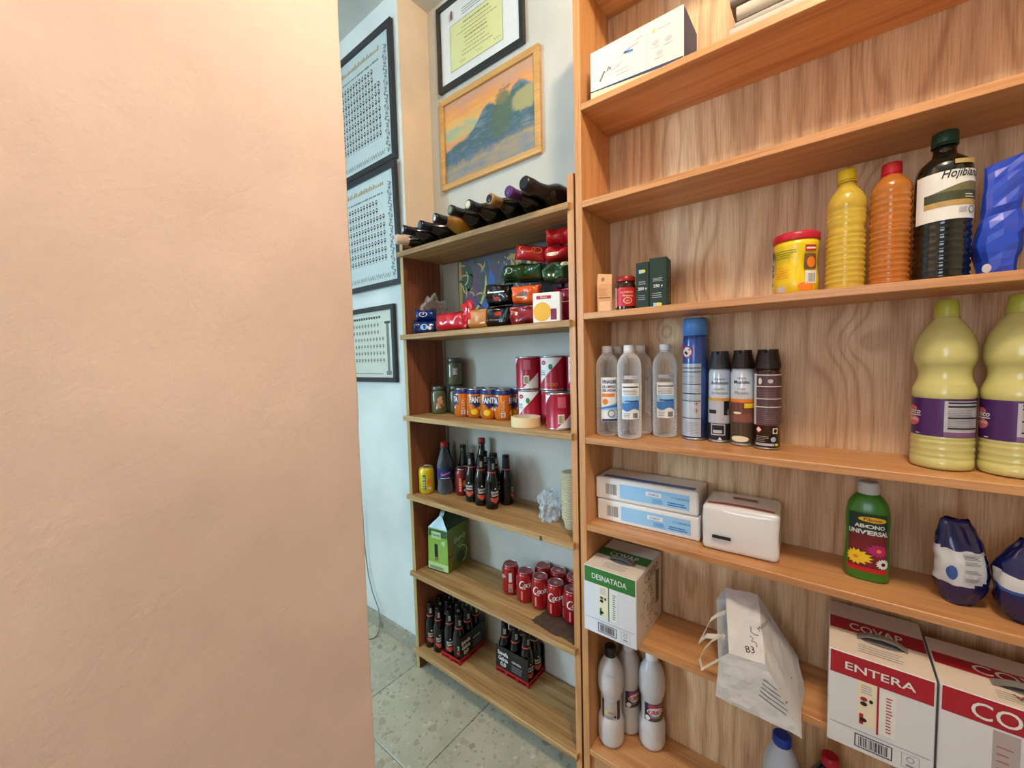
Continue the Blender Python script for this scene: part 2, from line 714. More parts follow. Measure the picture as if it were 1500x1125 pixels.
for b in ((X0, FILL_WIN['x0'], 0, CEIL), (FILL_WIN['x1'], X1, 0, CEIL), (FILL_WIN['x0'], FILL_WIN['x1'], 0, FILL_WIN['z0']), (FILL_WIN['x0'], FILL_WIN['x1'], FILL_WIN['z1'], CEIL)):
    add_box(bm, b[0], b[1], Y0 - 0.14, Y0, b[2], b[3])
struct(bm_obj('wall_rear', bm, M_far))
bm = bmesh.new()
for b in ((Y0, WIN['y0'], 0, CEIL), (WIN['y1'], FWALL, 0, CEIL), (WIN['y0'], WIN['y1'], 0, WIN['z0']), (WIN['y0'], WIN['y1'], WIN['z1'], CEIL)):
    add_box(bm, X0 - 0.14, X0, b[0], b[1], b[2], b[3])
struct(bm_obj('wall_left', bm, M_cool))
# partition that fills the left of the photograph: roughcast end edge
bm = bmesh.new()
nz_, ny_ = 120, 90
yy0, yy1, xa, xb = -3.6, -0.566, -0.36, -0.25
add_box(bm, xa, xb - 0.004, yy0, yy1 - 0.004, 0, CEIL)
rows = []
for j in range(nz_ + 1):
    z = CEIL * j / nz_
    row = []
    for i in range(ny_ + 1):
        t = i / ny_
        y = yy0 + (yy1 - yy0) * (1 - (1 - t) ** 1.8)
        p = Vector((y * 9, z * 9, 0))
        w = 0.0016 * noise.noise(p) + 0.0007 * noise.noise(p * 5)
        e = 0.0
        if i == ny_:
            e = 0.004 * noise.noise(Vector((1.7, z * 11, 0))) + 0.002 * noise.noise(Vector((4.7, z * 45, 0)))
        row.append(bm.verts.new((xb + w - (0.003 if i == ny_ else 0), y + e, z)))
    row.append(bm.verts.new((xb - 0.012, yy1 + 0.001 + e, z)))
    row.append(bm.verts.new((xa, yy1 + 0.001, z)))
    rows.append(row)
for j in range(nz_):
    for i in range(len(rows[0]) - 1):
        bm.faces.new((rows[j][i], rows[j][i + 1], rows[j + 1][i + 1], rows[j + 1][i]))
struct(bm_obj('wall_partition', bm, M_pink, smooth=True))
# skirting
struct(box('baseboard_left', (X0, XREC - 0.002, FWALL - 0.012, FWALL, 0, 0.075), M_skirt, None, 0.002))
# window
M_wframe = mat('white_window_paint', (225, 228, 226), 0.4)
M_pane = clear_mat('window_glass', (250, 253, 255), (220, 235, 245), 0.1, 0.0)
wn = struct(thing('window_1', '', ''))
for k_ in ('label', 'category'):
    del wn[k_]
ym = (WIN['y0'] + WIN['y1']) / 2
for (a, b, c, d_) in ((WIN['y0'], WIN['y0'] + 0.05, WIN['z0'], WIN['z1']), (WIN['y1'] - 0.05, WIN['y1'], WIN['z0'], WIN['z1']),
                      (ym - 0.03, ym + 0.03, WIN['z0'], WIN['z1']), (WIN['y0'], WIN['y1'], WIN['z0'], WIN['z0'] + 0.05),
                      (WIN['y0'], WIN['y1'], WIN['z1'] - 0.05, WIN['z1'])):
    box('window_frame', (X0 - 0.05, X0 - 0.01, a, b, c, d_), M_wframe, wn, 0.003)
for a, b in ((WIN['y0'] + 0.05, ym - 0.03), (ym + 0.03, WIN['y1'] - 0.05)):
    box('pane', (X0 - 0.032, X0 - 0.028, a, b, WIN['z0'] + 0.05, WIN['z1'] - 0.05), M_pane, wn)

wn = struct(thing('added_fill_window', '', ''))  # made-up window built round the rear fill light
for k_ in ('label', 'category'):
    del wn[k_]
xm = (FILL_WIN['x0'] + FILL_WIN['x1']) / 2
for (a, b, c, d_) in ((FILL_WIN['x0'], FILL_WIN['x0'] + 0.05, FILL_WIN['z0'], FILL_WIN['z1']), (FILL_WIN['x1'] - 0.05, FILL_WIN['x1'], FILL_WIN['z0'], FILL_WIN['z1']),
                      (xm - 0.03, xm + 0.03, FILL_WIN['z0'] + 0.05, FILL_WIN['z1'] - 0.05), (FILL_WIN['x0'] + 0.05, FILL_WIN['x1'] - 0.05, FILL_WIN['z0'], FILL_WIN['z0'] + 0.05),
                      (FILL_WIN['x0'] + 0.05, FILL_WIN['x1'] - 0.05, FILL_WIN['z1'] - 0.05, FILL_WIN['z1'])):
    box('window_frame', (a, b, Y0 - 0.05, Y0 - 0.01, c, d_), M_wframe, wn, 0.003)
for a, b in ((FILL_WIN['x0'] + 0.05, xm - 0.03), (xm + 0.03, FILL_WIN['x1'] - 0.05)):
    box('pane', (a, b, Y0 - 0.032, Y0 - 0.028, FILL_WIN['z0'] + 0.05, FILL_WIN['z1'] - 0.05), M_pane, wn)

# ceiling lamp: rose, rod and open ring shade round the bulb
lt = thing('ceiling_lamp', 'small ceiling lamp with a bare warm bulb above the shelves', 'lamp', (LAMP.x, LAMP.y, 0))
M_lampw = mat('lamp_white', (235, 232, 225), 0.4)
lathe('ceiling_rose', [(0.05, CEIL - 0.001), (0.05, CEIL - 0.02), (0.02, CEIL - 0.03), (0.018, CEIL - 0.05)], M_lampw, lt, 20)
M_bulb = NT('lamp_bulb_glow')
M_bulb.b.inputs['Emission Color'].default_value = (1, 0.8, 0.55, 1)
M_bulb.b.inputs['Emission Strength'].default_value = 6.0
lathe('bulb', [(0.014, CEIL - 0.05), (0.014, CEIL - 0.058), (0.012, CEIL - 0.062), (0.002, CEIL - 0.064)], M_bulb.m, lt, 16)

# ------------------------------------------------------------------ bookcase
KN = [(0.21, 1.93, 0.030, 0.14, 9.0), (0.30, 1.57, 0.035, 0.12, 9.0), (0.66, 2.04, 0.04, 0.16, 10.0),
      (0.195, 1.42, 0.030, 0.035, 11.0), (0.63, 1.37, 0.045, 0.05, 11.0), (0.27, 0.68, 0.035, 0.14, 9.0), (0.66, 1.71, 0.045, 0.05, 9.0), (0.58, 1.20, 0.05, 0.12, -8.0)]
W_shelf = wood('orange_shelf_wood', (166, 110, 66), (200, 144, 92), (216, 164, 112), 'X', 1.0, 0.40)
W_side = wood('orange_panel_wood', (170, 112, 68), (202, 146, 92), (216, 162, 110), 'Z', 1.0, 0.42)
W_back = wood('veneered_back_wood', (190, 146, 106), (218, 180, 136), (230, 200, 160), 'Z', 1.7, 0.5, 0.52, KN, 0.05)
XB1 = 1.32
bk = thing('bookcase', 'tall orange-brown wooden bookcase with a veneered back, filling the right side', 'bookcase', (0, 0, 0))
box('side_panel', (0.0, 0.0205, 0.0, BACK + 0.006, 0, 2.42), W_side, bk, 0.0008)
box('side_panel', (XB1, XB1 + 0.0205, 0.0, BACK + 0.006, 0, 2.42), W_side, bk, 0.0008)
box('back_panel', (0.0205, XB1, BACK, BACK + 0.006, 0.10, 2.42), W_back, bk)
for z in TZ:
    box('shelf', (0.0207, XB1 - 0.0002, 0.0006, BACK - 0.0002, z, z + 0.018), W_shelf, bk, 0.0012)
box('bottom_board', (0.0207, XB1 - 0.0002, 0.0006, BACK - 0.0002, FLOORB - 0.018, FLOORB), W_shelf, bk, 0.0012)
box('top_board', (0.0207, XB1 - 0.0002, 0.0006, BACK - 0.0002, 2.402, 2.42), W_shelf, bk, 0.0012)
box('plinth', (0.0207, XB1 - 0.0002, 0.012, 0.03, 0.0, FLOORB - 0.0185), W_shelf, bk)

# ------------------------------------------------------------------ rough shelf unit
W_plank = wood('rough_pine_plank', (122, 84, 46), (172, 132, 82), (198, 164, 112), 'X', 0.8, 0.6, 0.4, (), 0.0)
W_up = wood('reddish_upright_wood', (108, 62, 40), (138, 82, 54), (160, 102, 70), 'Z', 0.8, 0.55, 0.4, (), 0.0)
W_edge = wood('bare_plank_edge', (150, 122, 70), (182, 156, 100), (200, 178, 124), 'Z', 0.8, 0.6, 0.4, (), 0.0)
M_char = mat('dark_torn_veneer', (78, 60, 46), 0.85, var=0.6, scale=60, bump=0.8, bscale=90)
un = thing('shelf_unit', 'home-made open shelf unit of rough planks holding drinks and snacks', 'shelf', (0, 0, 0))
for a, b, ztop, m in ((XU0, XU0 + 0.0197, 1.847, W_up), (-0.0279, XU1, 1.885, W_up)):
    u_ = box('upright', (a, b, 0.0025, 0.204, 0, ztop), m, un, 0.0008)
    box('edge_strip', (a + 0.0005, b - 0.0005, 0.0012, 0.0024, 0.001, ztop - 0.001), W_edge if a < -0.5 else W_side, u_)


def plank(z, seed):
    """board with a slightly wandering, chipped front edge and ends notched round the uprights"""
    bm = bmesh.new()
    n = 46
    rnd = random.Random(seed)
    xs = [XU0 + (-0.0166 - XU0) * i / n for i in range(n + 1)]
    cols = []
    for x in xs:
        w = 0.0016 * noise.noise(Vector((x * 9, seed, 0))) + 0.0006 * noise.noise(Vector((x * 40, seed, 2)))
        bz = 0.0009 * noise.noise(Vector((x * 6, seed + 4, 0)))
        yf = -0.0152 + w
        yb = 0.002 if (x < XU0 + 0.0205 or x > -0.0285) else 0.212
        cols.append([bm.verts.new(p) for p in ((x, yf + 0.0012, z), (x, yf, z + 0.002), (x, yf, z + 0.0178 + bz), (x, yf + 0.0014, z + 0.02), (x, yb, z + 0.02), (x, yb, z))])
    for i in range(n):
        a, b = cols[i], cols[i + 1]
        for k in range(6):
            k2 = (k + 1) % 6
            bm.faces.new((a[k], b[k], b[k2], a[k2]))
    bm.faces.new(cols[0][::-1])
    bm.faces.new(cols[-1])
    return bm


shelves = []
for i, z in enumerate(LZ):
    shelves.append(bm_obj('shelf', plank(z, i + 1), W_plank, un))
# bare dark patch where the veneer has torn off the fifth board
pts = [(-0.213, 0.026), (-0.206, 0.060), (-0.203, 0.100), (-0.19, 0.118), (-0.15, 0.112), (-0.11, 0.118), (-0.06, 0.112), (-0.031, 0.10), (-0.031, 0.004), (-0.05, 0.0075),
       (-0.075, 0.012), (-0.10, 0.006), (-0.138, 0.011), (-0.17, 0.016), (-0.195, 0.017)]
rnd = random.Random(5)
pp = []
for i in range(len(pts)):
    a, b = pts[i], pts[(i + 1) % len(pts)]
    for k in range(4):
        t = k / 4
        pp.append((a[0] + (b[0] - a[0]) * t + rnd.uniform(-0.0025, 0.0025) * (k > 0), a[1] + (b[1] - a[1]) * t + rnd.uniform(-0.002, 0.002) * (k > 0)))
zt = LT[4]
v = [(min(-0.0295, x), y, zt + 0.0003) for x, y in pp] + [(min(-0.0295, x) * 0.97 - 0.0035, y * 0.94 + 0.003, zt + 0.0012) for x, y in pp]
n = len(pp)
pydata('torn_patch', v, [(i, (i + 1) % n, n + (i + 1) % n, n + i) for i in range(n)] + [tuple(range(n, 2 * n))], M_char, shelves[4])
# dark knot hole in the fourth board's edge
box('knot_hole', (-0.140, -0.132, -0.0168, -0.0138, LZ[3] + 0.001, LZ[3] + 0.015), M_char, shelves[3])
#PART2

# ------------------------------------------------------------------ shared print and pack materials
m_ink = mat('black_ink', (28, 27, 28), 0.6)
m_grey = mat('grey_ink', (120, 120, 122), 0.6)
m_paper = mat('white_print', (232, 232, 228), 0.5)
m_red = mat('red_print', (186, 30, 38), 0.4)
m_navy = mat('navy_print', (28, 44, 110), 0.4)
m_blue = mat('blue_print', (62, 118, 186), 0.4)
m_sky = mat('pale_blue_print', (150, 198, 232), 0.4)
m_yel = mat('yellow_print', (236, 200, 40), 0.4)
m_orange = mat('orange_print', (232, 128, 40), 0.4)
m_green = mat('green_print', (44, 120, 44), 0.4)
m_cream = mat('cream_print', (238, 226, 196), 0.5)
m_brown = mat('brown_print', (112, 74, 44), 0.5)
m_alu = mat('aluminium', (200, 202, 206), 0.28, 0.95)
m_steel = mat('tin_steel', (176, 178, 180), 0.3, 0.9)
m_capw = mat('white_cap_plastic', (232, 230, 226), 0.35)

# ------------------------------------------------------------------ frames on the walls
m_blackframe = mat('black_frame_wood', (34, 32, 36), 0.35, coat=0.3)
m_pineframe = wood('light_frame_wood', (186, 132, 66), (208, 156, 88), (222, 176, 108), 'X', 1.0, 0.4)
m_mat = mat('poster_paper', (206, 216, 214), 0.6)
m_cream_poster = mat('poster_cream_paper', (214, 216, 200), 0.6)
def glass_pane(name):
    k = NT(name)
    tr = k.n('ShaderNodeBsdfTransparent')
    gl = k.n('ShaderNodeBsdfGlossy')
    gl.inputs['Roughness'].default_value = 0.03
    fr_ = k.n('ShaderNodeFresnel', i_IOR=1.55)
    mx = k.n('ShaderNodeMixShader')
    ge = k.n('ShaderNodeNewGeometry')
    k.l(k.math('MULTIPLY', fr_.outputs[0], k.math('SUBTRACT', 1.0, ge.outputs['Backfacing'])), mx.inputs[0])
    k.l(tr.outputs[0], mx.inputs[1])
    k.l(gl.outputs[0], mx.inputs[2])
    k.l(mx.outputs[0], k.out.inputs[0])
    return k.m


m_glass = glass_pane('picture_glass')


def picture(name, label, x0, x1, z0, z1, ywall, fw, mframe, paper, pr, glass=True, cat='picture', depth=0.018):
    t = thing(name, label, cat, ((x0 + x1) / 2, ywall, z0))
    w, h = (x1 - x0) / 2, z1 - z0
    for b in ((-w, w, 0, fw), (-w, w, h - fw, h)):
        box('frame_rail', (b[0], b[1], -depth, -0.001, b[2], b[3]), mframe, t, 0.0015)
    for b in ((-w, -w + fw), (w - fw, w)):
        box('frame_stile', (b[0], b[1], -depth, -0.001, fw, h - fw), mframe, t, 0.0015)
    p = box('sheet', (-w + fw, w - fw, -0.008, -0.002, fw, h - fw), paper, t)
    if pr:
        pr(w - fw, h - 2 * fw).build('print', p, front(-0.008, 0, fw))
    if glass:
        box('glass', (-w + fw, w - fw, -0.0124, -0.0116, fw, h - fw), m_glass, t)
    return t


def class_poster(rows, cols, seed, title=True, column=False, border=True):
    def f(w, h):
        P = Print()
        rnd = random.Random(seed)
        if border:
            n = 26
            for i in range(n):
                z = h * (0.05 + 0.86 * i / n)
                for s in (-1, 1):
                    P.stroke([(s * w * 0.88 + 0.012 * math.sin(k * 1.3 + i), z + h * 0.03 * k / 4) for k in range(5)], 0.004, m_grey, 0)
                    P.ell(s * w * 0.88 + 0.012 * math.sin(i * 2.1), z, 0.006, 0.007, m_grey, 1, 6)
            for i in range(22):
                x = -w * 0.8 + 1.6 * w * i / 22
                P.stroke([(x + 0.02 * k / 4, h * 0.06 + 0.011 * math.sin(k * 1.5 + i)) for k in range(5)], 0.004, m_grey, 0)
        if title:
            for i in range(30):
                x = -w * 0.74 + 1.48 * w * i / 30
                hh = rnd.choice((0.010, 0.014, 0.020))
                P.poly([(x, h * 0.89), (x + 0.010, h * 0.89), (x + 0.013, h * 0.89 + hh), (x + 0.003, h * 0.89 + hh)], mat('gilt_print', (176, 150, 96), 0.5), 0)
            for i in range(26):
                x = -w * 0.72 + 1.44 * w * i / 26
                P.rect(x, h * 0.815, x + 0.012 * rnd.uniform(.5, 1.3), h * 0.83, m_grey, 1, 1)
        z1 = 0.76 if title else 0.80
        for r in range(rows):
            z = h * (z1 - (z1 - 0.16) * r / rows)
            k = cols if r > 1 else int(cols * 0.8)
            for c in range(k):
                x = w * (-0.74 + 1.48 * (c + 0.5 + (cols - k) / 2) / cols)
                P.ell(x, z, w * 0.030, h * 0.024, m_grey, 0, 10)
                P.ell(x, z + h * 0.006, w * 0.014, h * 0.010, m_cream, 1, 8)
                P.ell(x, z + h * 0.014, w * 0.016, h * 0.006, m_ink, 2, 8)
                P.rect(x - w * 0.02, z - h * 0.018, x + w * 0.02, z - h * 0.005, m_ink, 1, 1)
                P.rect(x - w * 0.026, z - h * 0.036, x + w * 0.026, z - h * 0.031, m_grey, 1, 1)
        if column:
            for s in (-1, 1):
                P.rect(s * w * 0.84 - 0.010, h * 0.10, s * w * 0.84 + 0.010, h * 0.82, m_grey, 0)
                P.rect(s * w * 0.84 - 0.020, h * 0.04, s * w * 0.84 + 0.020, h * 0.10, m_grey, 0)
                P.rect(s * w * 0.84 - 0.022, h * 0.80, s * w * 0.84 + 0.022, h * 0.835, m_ink, 1)
            for i in range(14):
                x = -w * 0.55 + 1.2 * w * i / 14
                P.rect(x, h * 0.89, x + 0.014, h * 0.925, m_ink, 1, 1)
            P.lines(-w * 0.6, w * 0.7, h * 0.05, h * 0.075, 1, m_grey, 1)
        return P
    return f


picture('framed_class_portrait', 'topmost tall black-framed class portrait poster on the bluish wall', -1.50, -0.888, 2.222, 2.795, FWALL, 0.026, m_blackframe, m_mat, class_poster(9, 17, 1))
tp = picture('framed_class_portrait', 'middle black-framed class portrait poster with window glare on its glass', -1.50, -0.886, 1.692, 2.212, FWALL, 0.024, m_blackframe, m_mat, class_poster(8, 17, 2))
tp.rotation_euler = (math.radians(1.0), 0, 0)
tp.location.y -= 0.0004
picture('framed_class_portrait', 'lowest and smallest black-framed class portrait poster on the bluish wall', -1.48, -0.952, 1.257, 1.612, FWALL, 0.022, m_blackframe, m_cream_poster, class_poster(6, 14, 3, False, True, False))


def diploma(w, h):
    P = Print()
    P.rect(-w * 0.74, h * 0.13, w * 0.62, h * 0.73, mat('diploma_yellow', (226, 224, 158), 0.6), 0, 1)
    P.frame(-w * 0.74, h * 0.13, w * 0.62, h * 0.73, 0.002, m_grey, 1)
    mm = mat('crest_maroon', (128, 60, 70), 0.6)
    P.poly([(-w * 0.72, h * 0.82), (-w * 0.69, h * 0.79), (-w * 0.66, h * 0.82), (-w * 0.66, h * 0.89), (-w * 0.72, h * 0.89)], mm, 1)
    P.rect(-w * 0.715, h * 0.89, -w * 0.665, h * 0.92, mm, 1, 1)
    P.rect(-w * 0.75, h * 0.79, -w * 0.738, h * 0.9, mm, 1, 1)
    P.rect(-w * 0.643, h * 0.79, -w * 0.631, h * 0.9, mm, 1, 1)
    P.lines(-w * 0.4, w * 0.4, h * 0.78, h * 0.88, 3, m_grey, 1, 0.25, 4)
    rnd = random.Random(8)
    mg = mat('faded_ink', (146, 142, 98), 0.6)
    for i in range(9):
        z = h * (0.66 - 0.05 * i)
        q = w * rnd.uniform(0.25, 0.5)
        x = -q - w * 0.06
        while x < q - w * 0.06:
            e = x + rnd.uniform(0.006, 0.02)
            P.rect(x, z, e, z + h * (0.018 if i in (0, 4) else 0.010), mg, 1, 1)
            x = e + 0.003
    for i in range(3):
        P.stroke([(w * (-0.5 + 0.45 * i) + 0.004 * k, h * 0.2 + 0.006 * math.sin(k * 1.9 + i)) for k in range(10)], 0.0015, mg, 1)
    return P


picture('framed_diploma', 'black-framed pale yellow diploma hung high above the landscape picture', -0.785, -0.32, 2.515, 2.865, WALL, 0.020, m_blackframe, m_paper, diploma)


def landscape_mat():
    k = NT('pastel_landscape')
    tc = k.n('ShaderNodeTexCoord')
    sx = k.n('ShaderNodeSeparateXYZ')
    k.l(tc.outputs['Generated'], sx.inputs[0])
    X, Z = sx.outputs[0], sx.outputs[2]
    nz = k.n('ShaderNodeTexNoise', i_Scale=6.0, i_Detail=5.0)
    mp = k.n('ShaderNodeMapping')
    mp.inputs['Scale'].default_value = (1.0, 1.0, 2.6)
    k.l(tc.outputs['Generated'], mp.inputs[0])
    k.l(mp.outputs[0], nz.inputs['Vector'])
    N = nz.outputs[0]
    wob = k.math('MULTIPLY', k.math('SUBTRACT', N, 0.5), 0.16)

    def gs(c, w, a):
        d_ = k.math('DIVIDE', k.math('SUBTRACT', X, c), w)
        return k.math('MULTIPLY', k.math('EXPONENT', k.math('MULTIPLY', k.math('MULTIPLY', d_, d_), -1.0)), a)

    sky = k.ramp(k.math('ADD', k.math('ADD', Z, k.math('MULTIPLY', wob, 2.4)), k.math('MULTIPLY', X, 0.05)),
                 [(0.45, (214, 146, 96)), (0.56, (196, 172, 112)), (0.64, (150, 172, 146)), (0.72, (222, 172, 96)), (0.84, (226, 150, 84)), (0.97, (198, 150, 120))])
    hill = k.ramp(k.math('ADD', N, k.math('MULTIPLY', Z, 0.25)), [(0.38, (66, 92, 120)), (0.52, (84, 108, 126)), (0.62, (72, 96, 96)), (0.78, (112, 130, 146))])
    ridge = k.math('ADD', k.math('ADD', k.math('ADD', 0.42, k.math('MULTIPLY', X, 0.24)), gs(0.52, 0.13, 0.20)), k.math('ADD', gs(0.84, 0.12, 0.20), k.math('MULTIPLY', wob, 0.6)))
    def soft(x, w):
        c = k.n('ShaderNodeClamp')
        k.l(k.math('ADD', k.math('DIVIDE', x, w), 0.5), c.inputs[0])
        return c.outputs[0]

    n2 = k.n('ShaderNodeTexNoise', i_Scale=26.0, i_Detail=4.0)
    k.l(tc.outputs['Generated'], n2.inputs['Vector'])
    wob2 = k.math('SUBTRACT', n2.outputs[0], 0.5)
    m1 = k.n('ShaderNodeMix', data_type='RGBA')
    k.l(soft(k.math('ADD', k.math('SUBTRACT', ridge, Z), k.math('MULTIPLY', wob2, 0.05)), 0.03), m1.inputs[0])
    k.l(sky, m1.inputs[6])
    k.l(hill, m1.inputs[7])
    # pale field on the right
    d1 = k.math('DIVIDE', k.math('SUBTRACT', X, 0.92), 0.16)
    d2 = k.math('DIVIDE', k.math('SUBTRACT', Z, 0.60), 0.12)
    e = k.math('ADD', k.math('ADD', k.math('MULTIPLY', d1, d1), k.math('MULTIPLY', d2, d2)), k.math('MULTIPLY', wob, 3.0))
    m2 = k.n('ShaderNodeMix', data_type='RGBA')
    k.l(k.math('MULTIPLY', soft(k.math('ADD', k.math('SUBTRACT', 1.0, e), k.math('MULTIPLY', wob2, 1.6)), 0.5), 0.9), m2.inputs[0])
    k.l(m1.outputs[2], m2.inputs[6])
    m2.inputs[7].default_value = lin((168, 158, 104))
    # dark green tree mass
    d1 = k.math('DIVIDE', k.math('SUBTRACT', X, k.math('ADD', 0.60, k.math('MULTIPLY', Z, 0.12))), 0.105)
    d2 = k.math('DIVIDE', k.math('SUBTRACT', Z, 0.56), 0.27)
    e = k.math('ADD', k.math('ADD', k.math('MULTIPLY', d1, d1), k.math('MULTIPLY', d2, d2)), k.math('MULTIPLY', wob, 4.0))
    m3 = k.n('ShaderNodeMix', data_type='RGBA')
    k.l(k.math('MULTIPLY', soft(k.math('ADD', k.math('SUBTRACT', 1.0, e), k.math('MULTIPLY', wob2, 2.2)), 0.6), 0.85), m3.inputs[0])
    k.l(m2.outputs[2], m3.inputs[6])
    m3.inputs[7].default_value = lin((84, 102, 78))
    # foreground
    fg = k.ramp(N, [(0.35, (120, 132, 140)), (0.5, (152, 140, 124)), (0.65, (176, 146, 108))])
    m4 = k.n('ShaderNodeMix', data_type='RGBA')
    k.l(k.math('MULTIPLY', soft(k.math('ADD', k.math('SUBTRACT', k.math('ADD', k.math('ADD', 0.20, k.math('MULTIPLY', X, 0.08)), wob), Z), k.math('MULTIPLY', wob2, 0.15)), 0.10), 0.9), m4.inputs[0])
    k.l(m3.outputs[2], m4.inputs[6])
    k.l(fg, m4.inputs[7])
    k.l(m4.outputs[2], k.b.inputs['Base Color'])
    k.b.inputs['Roughness'].default_value = 0.7
    return k.m


picture('framed_landscape', 'pastel landscape of blue hills under an orange sky in a light wood frame', -0.785, -0.255, 2.10, 2.48, WALL, 0.024, m_pineframe, landscape_mat(), None, False)

# abstract canvas on the second board
t = thing('abstract_canvas', 'dark abstract canvas of swirling blue and ochre shapes standing behind snack packets', 'painting', (-0.435, 0.2135, LT[1]))
m_cv = mat('canvas_dark_ground', (92, 88, 92), 0.7, var=0.45, scale=22)
m_cved = mat('canvas_dark_edge', (28, 26, 28), 0.7)
m_och = mat('ochre_paint', (190, 160, 92), 0.7, var=0.2)
m_cvb = mat('blue_paint', (76, 108, 168), 0.7, var=0.25)
m_cvt = mat('teal_paint', (84, 156, 176), 0.7, var=0.2)
m_cvp = mat('plum_paint', (116, 80, 106), 0.7, var=0.3)
m_cvg = mat('olive_paint', (196, 188, 116), 0.7, var=0.2)
m_cvn = mat('dark_green_paint', (62, 84, 62), 0.7, var=0.3)
cvs = box('canvas', (-0.263, 0.263, -0.009, 0.009, 0, 0.314), m_cved, t, 0.001)
P = Print()
P.rect(-0.26, 0.003, 0.26, 0.311, m_cv, 0, 1)
P.poly([(-0.26, 0.003), (-0.235, 0.003), (-0.24, 0.311), (-0.255, 0.311)], m_och, 1)
P.poly([(-0.238, 0.05), (-0.19, 0.07), (-0.14, 0.18), (-0.16, 0.25), (-0.2, 0.2), (-0.232, 0.12)], m_cvp, 1)
P.ell(-0.205, 0.235, 0.032, 0.055, m_cvn, 2)
P.stroke([(-0.22, 0.21), (-0.205, 0.22), (-0.2, 0.245), (-0.21, 0.265)], 0.006, m_cvg, 3)
P.poly([(-0.2, 0.03), (-0.1, 0.07), (-0.06, 0.14), (-0.05, 0.22), (-0.075, 0.26), (-0.1, 0.15), (-0.17, 0.07)], m_cvb, 2)
P.poly([(-0.2, 0.03), (-0.14, 0.03), (-0.08, 0.05), (-0.1, 0.10), (-0.16, 0.085)], m_cvt, 3)
P.stroke([(-0.20, 0.04), (-0.17, 0.09), (-0.125, 0.13), (-0.1, 0.18), (-0.098, 0.235)], [0.004, 0.012, 0.012, 0.018, 0.004], m_cvg, 4)
P.ell(-0.05, 0.13, 0.035, 0.05, m_och, 3)
for i in range(8):
    P.stroke([(-0.05, 0.10), (-0.07 + 0.012 * i, 0.15), (-0.075 + 0.012 * i, 0.19)], 0.003, m_brown, 4)
P.poly([(0.04, 0.2), (0.09, 0.22), (0.08, 0.29), (0.03, 0.3)], m_och, 3)
P.stroke([(0.11, 0.20), (0.12, 0.25), (0.115, 0.30)], [0.006, 0.016, 0.005], m_cvg, 4)
P.stroke([(0.14, 0.20), (0.15, 0.26), (0.145, 0.30)], [0.006, 0.014, 0.005], m_och, 4)
rnd = random.Random(21)
for i in range(70):
    x, z_ = rnd.uniform(-0.23, 0.16), rnd.uniform(0.06, 0.29)
    a = rnd.uniform(0, 3.1)
    q = [(x, z_)]
    for k in range(5):
        a += rnd.uniform(-0.5, 0.7)
        q.append((max(-0.25, min(0.25, q[-1][0] + 0.011 * math.cos(a))), max(0.01, min(0.305, q[-1][1] + 0.011 * math.sin(a)))))
    P.stroke(q, [0.002, 0.006, 0.009, 0.008, 0.005, 0.001], rnd.choice((m_och, m_cvp, m_cvn, m_cvg, m_brown, m_cvb)), 2 + i % 3)
rnd = random.Random(3)
for i in range(26):
    P.ell(rnd.uniform(-0.03, 0.05), rnd.uniform(0.15, 0.30), 0.003, 0.004, m_cvg, 4, 8)
for r_ in (0.014, 0.022, 0.030):
    P.ring(-0.13, 0.03, r_, 0.004, m_cvg if r_ != 0.022 else m_cvp, 5, ry=r_ * 0.6)
P.build('print', cvs, front(-0.009))

# ------------------------------------------------------------------ wine bottles lying on the top board
m_wine = mat('dark_wine_glass', (9, 11, 9), 0.08, coat=0.3)
m_wine2 = mat('brown_black_wine_glass', (13, 9, 8), 0.08, coat=0.3)
m_gold_glass = mat('golden_wine_glass', (176, 122, 34), 0.08, trans=0.45, coat=0.5)
m_foils = {'black': mat('black_foil', (20, 20, 22), 0.3), 'navy': mat('navy_black_foil', (22, 24, 40), 0.3), 'purple': mat('purple_foil', (84, 42, 104), 0.35),
           'gold': mat('gold_foil', (164, 130, 78), 0.35, 0.5), 'beige': mat('beige_wrap', (214, 186, 160), 0.7, bump=0.4, bscale=160)}
m_silver = mat('silver_seal', (196, 200, 206), 0.3, 0.8)
m_creamseal = mat('cream_seal', (214, 204, 168), 0.4)


